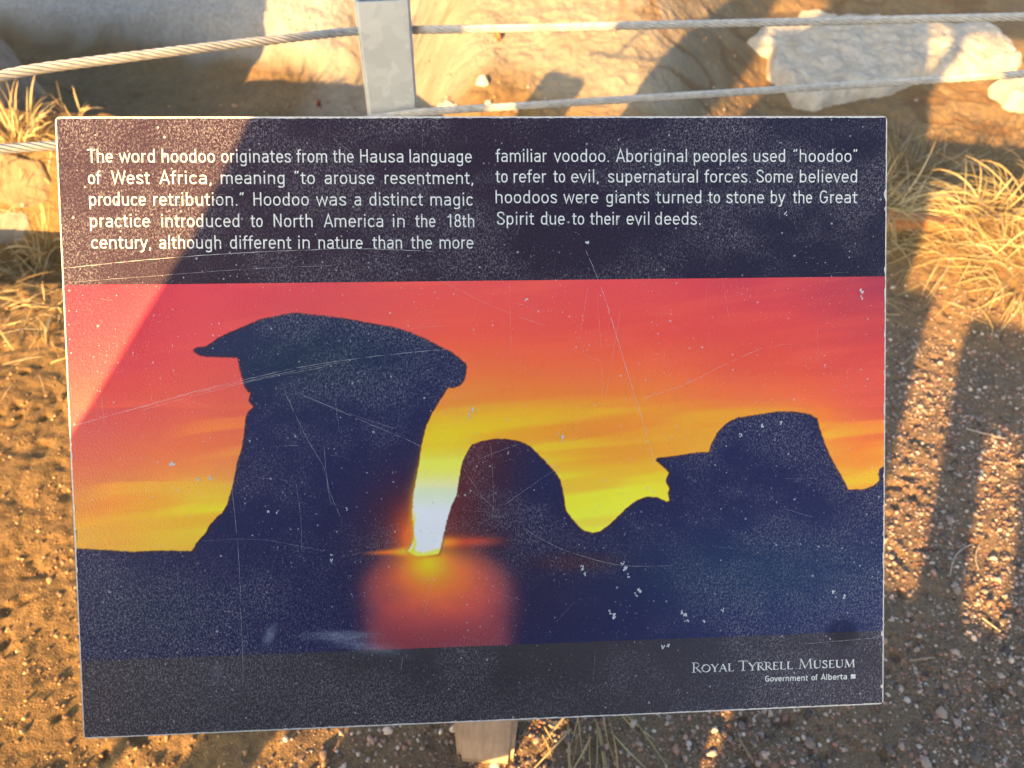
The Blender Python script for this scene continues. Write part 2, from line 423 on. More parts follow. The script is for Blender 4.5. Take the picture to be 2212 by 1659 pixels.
vor = t.n('ShaderNodeTexVoronoi', feature='F1'); vor.inputs['Scale'].default_value = 210; vor.inputs['Randomness'].default_value = 1; t.l(tc, vor.inputs['Vector'])
rs = t.n('ShaderNodeSeparateColor'); t.l(vor.outputs['Color'], rs.inputs[0])
siz = t.math('MULTIPLY', t.math('SUBTRACT', rs.outputs[0], .56), .38)
nick = t.math('LESS_THAN', t.math('ADD', vor.outputs[0], t.math('MULTIPLY', t.math('SUBTRACT', ns, .5), .35)), siz)
nick = t.math('MULTIPLY', nick, t.math('GREATER_THAN', t.math('ADD', nbig, t.math('MULTIPLY', rs.outputs[1], .5)), .62))
fs = t.math('MULTIPLY', t.math('GREATER_THAN', t.noise(520, 1, .5, mp.outputs[0], .4).outputs[0], .71), t.math('GREATER_THAN', t.noise(26, 3, .55, tc).outputs[0], .50))
cc = t.mix(t.math('MULTIPLY', nick, .50), cc, (.50, .56, .62))
cc = t.mix(t.math('MULTIPLY', fs, .32), cc, (.46, .50, .56))
bp = t.bump(gr, .62, .0009); bp = t.bump(gr2, .2, .0004, bp)
print_m = t.set(Base_Color=cc, Roughness=t.ramp(gr, [(.4, (.5, .5, .5)), (.65, (.36, .36, .36))]), Normal=bp, Specular_IOR_Level=.17)

# three printed zones; the boundaries are straight lines on the panel
yT = (sgn(134, 616.5)[1] + sgn(1914, 597)[1]) / 2
ins = .0012
xl, xr, yb, yt = -SW / 2 + ins, SW / 2 - ins, -SH / 2 + ins, SH / 2 - ins
slT = (sgn(1914, 597)[1] - sgn(134, 616.5)[1]) / SW
slB = (sgn(1908, 1362)[1] - sgn(170, 1428)[1]) / SW
def lineT(a): return sgn(134, 616.5)[1] + slT * (a + SW / 2)
def lineB(a): return sgn(170, 1428)[1] + slB * (a + SW / 2)
def zone_mesh(name, f0, f1, nxx, nyy, zone):
    a = np.linspace(xl, xr, nxx); tt = np.linspace(0, 1, nyy)
    A = np.tile(a, (nyy, 1)); lo, hi = f0(a), f1(a)
    B = lo[None] + (hi - lo)[None] * tt[:, None]
    # ragged, chipped left and right margins
    chipL = .0016 * sstep(.62, .8, vnoise(B[:, 0] * 260, B[:, 0] * 0 + 5, 96)) * sstep(.03, -.05, B[:, 0]) * (B[:, 0] > -.12)
    chipR = .0014 * sstep(.74, .86, vnoise(B[:, 0] * 240, B[:, 0] * 0 + 8, 97))
    A[:, 0] += chipL + .0003 * vnoise(B[:, 0] * 900, B[:, 0] * 0, 98); A[:, -1] -= chipR + .0003 * vnoise(B[:, 0] * 900, B[:, 0] * 0, 99)
    if zone == 'header': B[-1] -= .0006 * vnoise(A[-1] * 700, A[-1] * 0, 93)
    if zone == 'footer': B[0] += .0005 * vnoise(A[0] * 700, A[0] * 0, 94)
    A, B = A.reshape(-1), B.reshape(-1)
    px, py = pix(A, B); c, w = print_col(px, py, zone)
    i = np.arange(nxx * nyy).reshape(nyy, nxx)
    fc = np.stack([i[:-1, :-1], i[:-1, 1:], i[1:, 1:], i[1:, :-1]], -1).reshape(-1, 4)
    me = mesh_np(name, np.stack([A, B, A * 0], -1), fc, print_m, np.concatenate([c, w[:, None]], 1))
    face_part(name, me, lift=.0002)
zone_mesh("header_band", lineT, lambda a: a * 0 + yt, 300, 62, 'header')
zone_mesh("sunset_picture", lineB, lineT, 1000, 440, 'picture')
zone_mesh("footer_band", lambda a: a * 0 + yb, lineB, 400, 90, 'footer')

# ---- lettering: single-line condensed grotesque drawn as ribbons
def arc(cx, cy, rx, ry, a0, a1, n=14, p=2.35):
    out = []
    for k in range(n + 1):
        a = R(a0 + (a1 - a0) * k / n); c_, s_ = math.cos(a), math.sin(a)
        out.append((cx + rx * math.copysign(abs(c_) ** (2 / p), c_), cy + ry * math.copysign(abs(s_) ** (2 / p), s_)))
    return out
def spl(pts, n=5):
    q = [pts[0]] + list(pts) + [pts[-1]]; out = []
    for k in range(1, len(q) - 2):
        p0, p1, p2, p3 = q[k - 1:k + 3]
        for j in range(n):
            u = j / n
            out.append(tuple(.5 * (2 * p1[i] + (p2[i] - p0[i]) * u + (2 * p0[i] - 5 * p1[i] + 4 * p2[i] - p3[i]) * u * u + (3 * p1[i] - p0[i] - 3 * p2[i] + p3[i]) * u ** 3) for i in (0, 1)))
    return out + [pts[-1]]
def arch(l, r): return [(l, .40)] + arc((l + r) / 2, .46, (r - l) / 2, .188, 180, 0) + [(r, 0)]
GL = {
 'a': (.54, [arc(.26, .50, .165, .148, 155, 0, 8) + [(.425, 0)], [(.425, .40), (.30, .385)] + arc(.245, .215, .15, .163, 90, 270, 10) + [(.30, .056), (.425, .17)]]),
 'b': (.56, [[(.12, 0), (.12, 1)], arc(.285, .35, .165, .298, 0, 360, 24)]),
 'c': (.49, [arc(.27, .35, .175, .298, 38, 322, 20)]),
 'd': (.56, [[(.435, 0), (.435, 1)], arc(.27, .35, .165, .298, 0, 360, 24)]),
 'e': (.53, [arc(.27, .35, .175, .298, 0, 322, 22), [(.10, .365), (.497, .365)]]),
 'f': (.33, [[(.15, 0), (.15, .80)] + arc(.28, .80, .13, .148, 180, 95, 6) + [(.32, .948)], [(.02, .648), (.31, .648)]]),
 'g': (.56, [arc(.27, .35, .165, .298, 0, 360, 24), [(.435, .7), (.435, -.08)] + arc(.27, -.08, .165, .14, 0, -155, 10)]),
 'h': (.57, [[(.12, 0), (.12, 1)], arch(.12, .45)]),
 'i': (.25, [[(.125, 0), (.125, .7)], [(.125, .86), (.125, .985)]]),
 'l': (.25, [[(.125, 0), (.125, 1)]]),
 'm': (.85, [[(.12, 0), (.12, .7)], arch(.12, .425), arch(.425, .73)]),
 'n': (.57, [[(.12, 0), (.12, .7)], arch(.12, .45)]),
 'o': (.54, [arc(.27, .35, .178, .298, 0, 360, 26)]),
 'p': (.56, [[(.12, -.27), (.12, .7)], arc(.285, .35, .165, .298, 0, 360, 24)]),
 'r': (.36, [[(.12, 0), (.12, .7)], [(.12, .40)] + arc(.27, .44, .15, .205, 180, 92, 8) + [(.33, .645)]]),
 's': (.49, [spl([(.40, .53), (.375, .615), (.255, .65), (.13, .61), (.112, .50), (.19, .405), (.33, .31), (.40, .20), (.375, .09), (.25, .05), (.12, .09), (.09, .19)])]),
 't': (.36, [[(.15, .88), (.15, .17)] + arc(.26, .17, .11, .118, 180, 272, 7) + [(.32, .054)], [(.02, .648), (.32, .648)]]),
 'u': (.57, [[(.12, .7), (.12, .24)] + arc(.285, .24, .165, .188, 180, 360, 14) + [(.45, .30)], [(.45, 0), (.45, .7)]]),
 'v': (.47, [[(.045, .7), (.235, .03), (.425, .7)]]),
 'w': (.68, [[(.045, .7), (.19, .04), (.34, .66), (.49, .04), (.635, .7)]]),
 'y': (.47, [[(.045, .7), (.235, .05)], spl([(.425, .7), (.25, .10), (.20, -.10), (.14, -.195), (.035, -.215)], 6)]),
 'x': (.46, [[(.04, .7), (.42, 0)], [(.42, .7), (.04, 0)]]),
 'A': (.56, [[(.04, 0), (.28, .97), (.52, 0)], [(.12, .30), (.44, .30)]]),
 'G': (.62, [arc(.31, .5, .21, .448, 40, 335, 22) + [(.52, .24), (.52, .46)], [(.33, .46), (.57, .46)]]),
 'H': (.63, [[(.125, 0), (.125, 1)], [(.505, 0), (.505, 1)], [(.125, .52), (.505, .52)]]),
 'N': (.64, [[(.125, 0), (.125, 1)], [(.515, 0), (.515, 1)], [(.125, .97), (.515, .03)]]),
 'S': (.56, [spl([(.47, .73), (.44, .87), (.29, .948), (.14, .88), (.105, .73), (.19, .60), (.37, .46), (.475, .32), (.47, .16), (.37, .065), (.27, .05), (.13, .105), (.085, .27)])]),
 'T': (.52, [[(.02, .948), (.50, .948)], [(.26, 0), (.26, .948)]]),
 'W': (.82, [[(.04, 1), (.21, .04), (.41, .95), (.61, .04), (.78, 1)]]),
 '1': (.50, [[(.09, .76), (.20, .82), (.27, .95)], [(.285, 0), (.285, 1)]]),
 '8': (.54, [arc(.27, .725, .15, .222, 0, 360, 22), arc(.27, .275, .178, .226, 0, 360, 22)]),
 ',': (.25, [[(.13, .10), (.13, .02), (.085, -.13)]]), '.': (.25, [[(.125, 0), (.125, .11)]]),
 '“': (.36, [[(.135, .99), (.085, .79)], [(.265, .99), (.215, .79)]]),
 '”': (.36, [[(.145, .99), (.095, .79)], [(.275, .99), (.225, .79)]]),
}
class Ink:
    def __init__(s): s.v = []; s.f = []; s.k = 0
    def ribbon(s, pts, w, closed=False, widths=None):
        z = (s.k % 9) * 4e-6; s.k += 1
        P_ = [Vector((*p, 0)) for p in pts]; P_ = [p for i, p in enumerate(P_) if i == 0 or (p - P_[i - 1]).length > 1e-9]
        if len(P_) < 2: return
        b0 = len(s.v); n = len(P_)
        cl = (P_[0] - P_[-1]).length < 1e-6
        for i, p in enumerate(P_):
            a = P_[i - 1] if i else (P_[-2] if cl else None); b = P_[i + 1] if i < n - 1 else (P_[1] if cl else None)
            d1 = (p - a).normalized() if a is not None else None; d2 = (b - p).normalized() if b is not None else None
            if d1 is None: d1 = d2
            if d2 is None: d2 = d1
            tn = d1 + d2
            if tn.length < 1e-6: tn = d1
            tn.normalize(); nn = Vector((-tn.y, tn.x, 0))
            mi = min(1 / max(.35, abs(nn.dot(Vector((-d1.y, d1.x, 0))))), 2.4)
            ww = (widths[i] if widths else w) / 2 * mi
            for sg in (1, -1):
                q = p + nn * ww * sg; s.v.append((q.x, q.y, z))
        for i in range(n - 1):
            s.f.append((b0 + 2 * i, b0 + 2 * i + 1, b0 + 2 * i + 3, b0 + 2 * i + 2))
    def word(s, text, p0, p1, cap, w=.098):
        """text from baseline point p0 to p1 (metres on the panel)"""
        p0, p1 = Vector(p0), Vector(p1)
        xs_, xx = [], 0
        for c_ in text:
            xs_ += [xx + q[0] for st in GL[c_][1] for q in st]; xx += GL[c_][0]
        lo, hi = min(xs_) - .045, max(xs_) + .045
        L = (p1 - p0).length; sx = L / (hi - lo); ux = (p1 - p0) / L; uy = Vector((-ux.y, ux.x)); x = -lo
        k = cap; wm = w * cap
        for c_ in text:
            adv, st = GL[c_]
            for stroke in st:
                s.ribbon([tuple(p0 + ux * (x + q[0]) * sx + uy * q[1] * k) for q in stroke], wm)
            x += adv
    def mesh(s, name, mat): return mesh_np(name, np.array(s.v), np.array(s.f), mat)

t = NT("printed_letters")
nz = t.noise(700, 2, .5, t.n('ShaderNodeTexCoord').outputs['Object']).outputs[0]
ink_m = t.set(Base_Color=t.ramp(nz, [(.30, (.14, .16, .18)), (.36, (.48, .55, .55)), (.55, (.70, .76, .74))]), Roughness=.45)
CAP = .0096
def block(name, lines, f):
    ink = Ink()
    for yb_, ws in lines:
        for wd, a, b in ws:
            (x0, y0), (x1, y1) = f(a, yb_), f(b, yb_)
            ink.word(wd, sgn(x0, y0), sgn(x1, y1), CAP)
    face_part(name, ink.mesh(name, ink_m), lift=.00032)
K = 1.8517
f1 = lambda a, b: ((300 + .7685 * a) / K, (550 + .7685 * b) / K)
f2 = lambda a, b: ((1900 + .7459 * a) / K, (550 + .7459 * b) / K)
block("left_text", [
 (131, [("The", 65, 203), ("word", 230, 418), ("hoodoo", 453, 730), ("originates", 763, 1125), ("from", 1150, 1313), ("the", 1340, 1455), ("Hausa", 1485, 1710), ("language", 1742, 2070)]),
 (243, [("of", 70, 140), ("West", 190, 395), ("Africa,", 440, 712), ("meaning", 760, 1092), ("“to", 1143, 1250), ("arouse", 1300, 1563), ("resentment,", 1612, 2073)]),
 (355, [("produce", 77, 375), ("retribution.”", 410, 882), ("Hoodoo", 930, 1218), ("was", 1255, 1413), ("a", 1455, 1490), ("distinct", 1533, 1815), ("magic", 1850, 2072)]),
 (467, [("practice", 80, 397), ("introduced", 452, 857), ("to", 912, 978), ("North", 1035, 1238), ("America", 1295, 1605), ("in", 1655, 1717), ("the", 1768, 1880), ("18th", 1937, 2078)]),
 (579, [("century,", 87, 397), ("although", 440, 762), ("different", 808, 1130), ("in", 1163, 1223), ("nature", 1268, 1502), ("than", 1545, 1703), ("the", 1745, 1862), ("more", 1898, 2078)])], f1)
block("right_text", [
 (132, [("familiar", 107, 388), ("voodoo.", 422, 718), ("Aboriginal", 755, 1137), ("peoples", 1172, 1457), ("used", 1493, 1662), ("“hoodoo”", 1705, 2050)]),
 (242, [("to", 107, 175), ("refer", 207, 385), ("to", 417, 483), ("evil,", 515, 663), ("supernatural", 712, 1195), ("forces.", 1225, 1478), ("Some", 1508, 1708), ("believed", 1740, 2048)]),
 (353, [("hoodoos", 110, 440), ("were", 473, 665), ("giants", 703, 933), ("turned", 967, 1213), ("to", 1247, 1313), ("stone", 1347, 1553), ("by", 1585, 1663), ("the", 1700, 1810), ("Great", 1847, 2052)]),
 (468, [("Spirit", 117, 320), ("due", 353, 485), ("to", 517, 585), ("their", 613, 780), ("evil", 812, 935), ("deeds.", 965, 1208)])], f2)

# museum name in small capitals with serifs
def serif(x, y, w=.17): return ('t', [(x - w / 2, y), (x + w / 2, y)])
CAPS = {
 'R': (.66, [('k', [(.16, 0), (.16, 1)]), ('t', [(.16, .975)] + arc(.28, .73, .23, .245, 90, -90, 12, 2) + [(.16, .485)]), ('m', [(.30, .48), (.62, .01)]), serif(.16, .018, .24), serif(.12, .98, .2), serif(.62, .02, .12)]),
 'O': (.86, [('o', arc(.43, .5, .34, .47, 0, 360, 28, 2))]),
 'Y': (.70, [('k', [(.08, .98), (.35, .47), (.35, 0)]), ('t', [(.62, .98), (.36, .47)]), serif(.08, .98, .2), serif(.62, .98, .18), serif(.35, .018, .24)]),
 'A': (.76, [('t', [(.08, .01), (.36, .98)]), ('k', [(.36, .98), (.66, .01)]), ('t', [(.19, .36), (.54, .36)]), serif(.08, .018, .18), serif(.66, .018, .2)]),
 'L': (.60, [('k', [(.17, 0), (.17, 1)]), ('t', [(.17, .025), (.54, .025), (.57, .17)]), serif(.17, .98, .24)]),
 'T': (.66, [('k', [(.33, 0), (.33, .97)]), ('t', [(.05, .84), (.05, .972), (.61, .972), (.61, .84)]), serif(.33, .018, .24)]),
 'E': (.60, [('k', [(.17, 0), (.17, 1)]), ('t', [(.08, .025), (.52, .025), (.55, .17)]), ('t', [(.08, .975), (.49, .975), (.50, .85)]), ('t', [(.17, .52), (.43, .52)])]),
 'M': (.96, [('t', [(.12, .01), (.19, .98)]), ('k', [(.19, .98), (.47, .04)]), ('t', [(.47, .04), (.78, .98)]), ('k', [(.78, .98), (.84, .01)]), serif(.12, .018, .18), serif(.84, .018, .2), serif(.15, .98, .12), serif(.82, .98, .12)]),
 'U': (.80, [('k', [(.17, .98), (.17, .30)] + arc(.405, .30, .235, .275, 180, 270, 8, 2)), ('t', arc(.405, .30, .235, .275, 270, 360, 8, 2) + [(.64, .98)]), serif(.17, .98, .22), serif(.64, .98, .18)]),
 'S': (.52, [('m', spl([(.40, .78), (.37, .93), (.25, .97), (.12, .89), (.11, .74), (.22, .59), (.36, .45), (.43, .27), (.37, .08), (.22, .03), (.09, .08), (.07, .25)]))]),
}
WT = {'t': .05, 'm': .10, 'k': .125}
f4 = lambda a, b: ((2700 + .4069 * a) / K, (2550 + .4069 * b) / K)
ink = Ink()
for text, xa, ya, xb, yb_ in (("ROYAL", 160, 344, 580, 328), ("TYRRELL", 618, 326, 1160, 308), ("MUSEUM", 1208, 306, 1768, 288)):
    p0, p1 = Vector(sgn(*f4(xa, ya))), Vector(sgn(*f4(xb, yb_)))
    sc_ = [1.0] + [.76] * (len(text) - 1)
    nat = sum(CAPS[c_][0] * s_ for c_, s_ in zip(text, sc_)); L = (p1 - p0).length; ux = (p1 - p0) / L; uy = Vector((-ux.y, ux.x)); x = 0
    hh = .0079
    for c_, s_ in zip(text, sc_):
        for kind, st in CAPS[c_][1]:
            pp = [tuple(p0 + ux * (x + q[0] * s_) * L / nat + uy * q[1] * s_ * hh) for q in st]
            if kind == 'o':
                n_ = len(st); ws = [hh * (.05 + .085 * abs(math.cos(2 * math.pi * i / (n_ - 1) + .3))) for i in range(n_)]; ink.ribbon(pp, 0, widths=ws)
            else: ink.ribbon(pp, WT[kind] * hh * (1.12 if s_ < 1 else 1))
        x += CAPS[c_][0] * s_
face_part("museum_name", ink.mesh("museum_name", ink_m), lift=.00032)
ink = Ink()
for wd, xa, ya, xb, yb_ in (("Government", 885, 432, 1307, 420), ("of", 1340, 419, 1402, 417), ("Alberta", 1432, 416, 1687, 408)):
    ink.word(wd, sgn(*f4(xa, ya)), sgn(*f4(xb, yb_)), .0046, w=.165)
a, b = Vector(sgn(*f4(1726, 381))), Vector(sgn(*f4(1772, 380))); ink.ribbon([tuple(a), tuple(b)], .0035)
face_part("government_line", ink.mesh("government_line", ink_m), lift=.00032)

# scratches and paint chips
t = NT("scratch_white")
scr_m = t.set(Base_Color=(.50, .55, .58), Roughness=.6)
ink = Ink()
SCR = [([(1265, 540), (1300, 625), (1330, 720), (1360, 820), (1385, 900), (1405, 970), (1416, 1005)], .9), ([(135, 580), (300, 563), (480, 549), (640, 541), (760, 537), (860, 540), (935, 543)], .9),
 ([(150, 922), (300, 880), (420, 846), (530, 820), (640, 795), (760, 776), (900, 760), (965, 755)], .6), ([(260, 893), (400, 854), (530, 824), (640, 800), (740, 782)], .5), ([(300, 888), (430, 852), (560, 820), (700, 793)], .4),
 ([(150, 610), (400, 591), (560, 580), (720, 574)], .4), ([(640, 846), (760, 899), (880, 950), (908, 964)], .5), ([(655, 855), (760, 895), (850, 925)], .35), ([(615, 845), (660, 940), (700, 1010), (712, 1060), (735, 1115)], .5),
 ([(497, 1010), (515, 1190), (521, 1330), (526, 1450)], .5), ([(1390, 860), (1480, 830), (1560, 790), (1645, 752)], .5), ([(1130, 1140), (1200, 1180), (1290, 1210), (1355, 1222), (1450, 1222)], .5), ([(1270, 620), (1250, 740)], .3), ([(1340, 670), (1308, 860)], .3),
 ([(1290, 640), (1300, 790), (1302, 870)], .25), ([(1100, 612), (1104, 760)], .3), ([(590, 964), (645, 962)], .5), ([(1010, 1000), (1090, 970), (1130, 955)], .4), ([(700, 960), (708, 1050), (716, 1090)], .4),
 ([(940, 600), (1060, 660), (1180, 705)], .3), ([(1060, 960), (1066, 1060), (1064, 1120)], .35), ([(1000, 1010), (1040, 1070), (1080, 1110)], .3), ([(1090, 1090), (1160, 1040), (1215, 1005)], .3), ([(870, 1420), (866, 1445)], .5),
 ([(640, 1045), (650, 1120), (652, 1190)], .3), ([(700, 1190), (560, 1165), (440, 1168)], .25), ([(1240, 1300), (1200, 1345)], .25), ([(1740, 1390), (1850, 1381), (1905, 1376)], .4), ([(720, 300), (760, 330)], .4), ([(1560, 600), (1575, 690)], .25)]
for k in range(70):
    x, y = rnd.uniform(180, 1880), rnd.uniform(280, 1480); L = rnd.uniform(15, 80); a = rnd.choice([rnd.uniform(-.4, .1), rnd.uniform(1.2, 1.9)])
    SCR.append(([(x, y), (x + L * math.cos(a) * .5, y - L * math.sin(a) * .5 + rnd.uniform(-3, 3)), (x + L * math.cos(a), y - L * math.sin(a))], rnd.uniform(.12, .3)))
for pts, w in SCR:
    q = spl(pts, 14) if len(pts) > 2 else [tuple(np.array(pts[0]) * (1 - u) + np.array(pts[1]) * u) for u in np.linspace(0, 1, 20)]
    q = [(x + rnd.uniform(-.5, .5), y + rnd.uniform(-.5, .5)) for x, y in q]
    run = []
    for i, p in enumerate(q):
        run.append(sgn(*p))
        if rnd.random() < .16 or i == len(q) - 1:
            if len(run) > 1:
                n_ = len(run); ink.ribbon(run, 0, widths=[w * .00030 * rnd.uniform(.45, 1.25) * (.4 if j in (0, n_ - 1) else 1) for j in range(n_)])
            run = [run[-1]] if rnd.random() < .7 else []
CHIPS = [(1022, 885, 5), (1016, 897, 4), (1860, 630, 6), (1862, 642, 3), (1350, 1228, 6), (1345, 1215, 4), (1358, 1243, 4), (1380, 1276, 7), (1374, 1284, 4), (1326, 1330, 7), (1318, 1322, 4), (1480, 1330, 7), (1473, 1322, 5), (1486, 1342, 4), (1258, 1226, 6), (1262, 1240, 4),
 (1432, 1396, 6), (1443, 1393, 4), (374, 1000, 6), (368, 1004, 4), (1215, 940, 4), (1217, 950, 3), (455, 1032, 5), (427, 1036, 4), (717, 1212, 4), (716, 1198, 3), (1800, 1278, 4), (1822, 1290, 5), (1520, 1340, 4), (1560, 1318, 4), (1647, 918, 4), (1688, 915, 4), (580, 1107, 4), (1600, 940, 4), (1268, 522, 5), (1697, 462, 4), (600, 1105, 3), (1137, 648, 3), (750, 1100, 3)]
for x, y, r_ in CHIPS:
    for j in range(4):
        cx, cy = x + rnd.uniform(-3, 3), y + rnd.uniform(-4, 4); L = r_ * rnd.uniform(.7, 1.5); a = rnd.uniform(.6, 2.2)
        ink.ribbon([sgn(cx - L * .5 * math.cos(a), cy + L * .5 * math.sin(a)), sgn(cx + rnd.uniform(-1, 1), cy), sgn(cx + L * .5 * math.cos(a), cy - L * .5 * math.sin(a))], 0, widths=[.0002, r_ * .00030 * rnd.uniform(.5, 1.3), .0002])
face_part("scratches", ink.mesh("scratches", scr_m), lift=.00042)

# wooden post
t = NT("post_wood")
tc = t.n('ShaderNodeTexCoord').outputs['Object']
mp = t.n('ShaderNodeMapping'); mp.inputs['Scale'].default_value = (1, 1, .07); t.l(tc, mp.inputs[0])
g1 = t.noise(120, 5, .6, mp.outputs[0], .6).outputs[0]; g2 = t.noise(14, 4, .5, tc).outputs[0]
c = t.ramp(g1, [(.3, (.35, .275, .21)), (.55, (.45, .365, .29)), (.75, (.52, .435, .355))])
c = t.mix(t.ramp(g2, [(.4, (0, 0, 0)), (.7, (.6, .6, .6))]), c, (.32, .24, .17))
zg_ = t.n('ShaderNodeSeparateXYZ'); t.l(tc, zg_.inputs[0])
c = t.mix(t.math('MULTIPLY', t.math('LESS_THAN', t.math('ADD', zg_.outputs[2], t.math('MULTIPLY', g2, .05)), .045), .55), c, (.20, .12, .06))
wood_m = t.set(Base_Color=c, Roughness=.8, Normal=t.bump(g1, .35, .002))
bm = bmesh.new()
bmesh.ops.create_cube(bm, size=1, matrix=Matrix.Translation((0, 0, .34)) @ Matrix.Diagonal((.0875, .0885, .80, 1)))
bmesh.ops.bevel(bm, geom=[e for e in bm.edges if abs(e.verts[0].co.z - e.verts[1].co.z) > .1], offset=.0085, segments=4, affect='EDGES')
# cut the top to the slope of the panel
co_l = SC - SN * .0125 - base
bmesh.ops.bisect_plane(bm, geom=bm.verts[:] + bm.edges[:] + bm.faces[:], plane_co=co_l, plane_no=SN, clear_outer=True)
be = [e for e in bm.edges if e.is_boundary]; bmesh.ops.contextual_create(bm, geom=be)
po = link("post", bm_mesh("post", bm, wood_m, False), sign); po.rotation_euler = (0, 0, R(-1.5))
# steel plate that carries the panel
t = NT("plate_metal"); plate_m = t.set(Base_Color=(.30, .31, .32), Metallic=.9, Roughness=.5)
bm = bmesh.new(); bmesh.ops.create_cube(bm, size=1, matrix=Matrix.Diagonal((.30, .22, .002, 1)))
bmesh.ops.bevel(bm, geom=bm.edges[:], offset=.0006, segments=1, affect='EDGES')
face_part("mounting_plate", bm_mesh("mounting_plate", bm, plate_m), lift=-.0112)

# ------------------------------------------------------------------ cable fence
def strand_cable(name, ctrl, rad_c, mat, parent, org, sub=None, n_str=6, pitch=.078, rib=7):
    """twisted wire rope along control points"""
    C_ = np.array([list(p) for p in ctrl]); seg = np.linalg.norm(np.diff(C_, axis=0), axis=1); cum = np.concatenate([[0], np.cumsum(seg)])
    n = int(cum[-1] / .0032) + 2; s_ = np.linspace(0, cum[-1], n)
    pc = np.stack([np.interp(s_, cum, C_[:, k]) for k in range(3)], -1)
    ker = np.hanning(61); ker /= ker.sum(); pad = np.pad(pc, ((30, 30), (0, 0)), mode='reflect', reflect_type='odd'); pc = np.stack([np.convolve(pad[:, k], ker, 'valid') for k in range(3)], -1)
    tn = np.gradient(pc, axis=0); tn /= np.linalg.norm(tn, axis=1)[:, None]
    e1 = np.cross(tn, [0, 0, 1.]); e1 /= np.linalg.norm(e1, axis=1)[:, None]; e2 = np.cross(e1, tn)
    V, F = [], []; rs_ = rad_c * .35; rh = rad_c - rs_
    for k in range(n_str):
        ph = 2 * math.pi * (k / n_str) - 2 * math.pi * s_ / pitch
        cx = pc + rh * (np.cos(ph)[:, None] * e1 + np.sin(ph)[:, None] * e2)
        b1 = np.cos(ph)[:, None] * e1 + np.sin(ph)[:, None] * e2; b2 = -np.sin(ph)[:, None] * e1 + np.cos(ph)[:, None] * e2
        for j in range(rib):
            a = 2 * math.pi * j / rib; V.append(cx + rs_ * (math.cos(a) * b1 + math.sin(a) * b2 * 1.0))
        b0 = k * rib * n
        for j in range(rib):
            i0 = b0 + j * n + np.arange(n - 1); i1 = b0 + ((j + 1) % rib) * n + np.arange(n - 1)
            F.append(np.stack([i0, i1, i1 + 1, i0 + 1], -1))
    v = np.concatenate(V) - np.array(org)[None]
    return link(name, mesh_np(name, v, np.concatenate(F), mat, None, True), parent)

t = NT("galvanised_steel")
tc = t.n('ShaderNodeTexCoord').outputs['Object']
vo = t.n('ShaderNodeTexVoronoi', feature='F1'); vo.inputs['Scale'].default_value = 52; t.l(tc, vo.inputs['Vector'])
wob = t.noise(30, 3, .5, tc); t.l(t.mix(.06, tc, wob.outputs[1]), vo.inputs['Vector'])
sp = t.n('ShaderNodeSeparateColor'); t.l(vo.outputs['Color'], sp.inputs[0])
big = t.noise(16, 3, .5, tc).outputs[0]
c = t.ramp(t.math('ADD', t.math('MULTIPLY', sp.outputs[0], .45), t.math('MULTIPLY', big, .6)), [(.25, (.38, .44, .475)), (.52, (.42, .485, .52)), (.78, (.48, .545, .575))])
galv_m = t.set(Base_Color=c, Metallic=.1, Roughness=.48)
t = NT("wire_rope")
tc = t.n('ShaderNodeTexCoord').outputs['Object']
c = t.ramp(t.noise(90, 4, .6, tc).outputs[0], [(.3, (.27, .29, .295)), (.6, (.40, .42, .415))])
c = t.mix(t.ramp(t.noise(11, 3, .6, tc).outputs[0], [(.62, (0, 0, 0)), (.72, (.7, .7, .7))]), c, (.25, .16, .08))
rope_m = t.set(Base_Color=c, Metallic=.08, Roughness=.45)

ptop = at(812, 3, .985) + Vector((0, .038, 0)); pbot = ptop - Vector((0, 0, .12))
ax = (ptop - pbot).normalized()
tg = pbot - ax * ((pbot.z - 0.0) / ax.z + .15)
fence = empty("cable_fence", (tg.x, tg.y, 0), label="galvanised steel post with two twisted wire ropes running behind the sign", category="fence")
forg = Vector((tg.x, tg.y, 0))
def box_post(name, bot, top, w, mat, yaw=0.0, cap=True):
    L = (top - bot).length; axis = (top - bot).normalized()
    bm = bmesh.new()
    bmesh.ops.create_cube(bm, size=1, matrix=Matrix.Translation((0, 0, L / 2)) @ Matrix.Diagonal((w, w, L, 1)))
    bmesh.ops.bevel(bm, geom=[e for e in bm.edges if abs(e.verts[0].co.z - e.verts[1].co.z) > .1], offset=.004, segments=3, affect='EDGES')
    # hollow open tube end
    tf = max((f_ for f_ in bm.faces if f_.normal.z > .9), key=lambda f_: f_.calc_center_median().z)
    r_ = bmesh.ops.inset_region(bm, faces=[tf], thickness=.004)
    e_ = bmesh.ops.extrude_face_region(bm, geom=[tf]); bmesh.ops.delete(bm, geom=[tf], context='FACES_ONLY')
    bmesh.ops.translate(bm, verts=[v for v in e_['geom'] if isinstance(v, bmesh.types.BMVert)], vec=(0, 0, -.05))
    me = bm_mesh(name, bm, mat)
    o = link(name, me, fence)
    q = Vector((0, 0, 1)).rotation_difference(axis)
    o.matrix_local = Matrix.Translation(bot - forg) @ q.to_matrix().to_4x4() @ Matrix.Rotation(yaw, 4, 'Z'); return o
box_post("post", tg, ptop, .0765, galv_m, R(14))
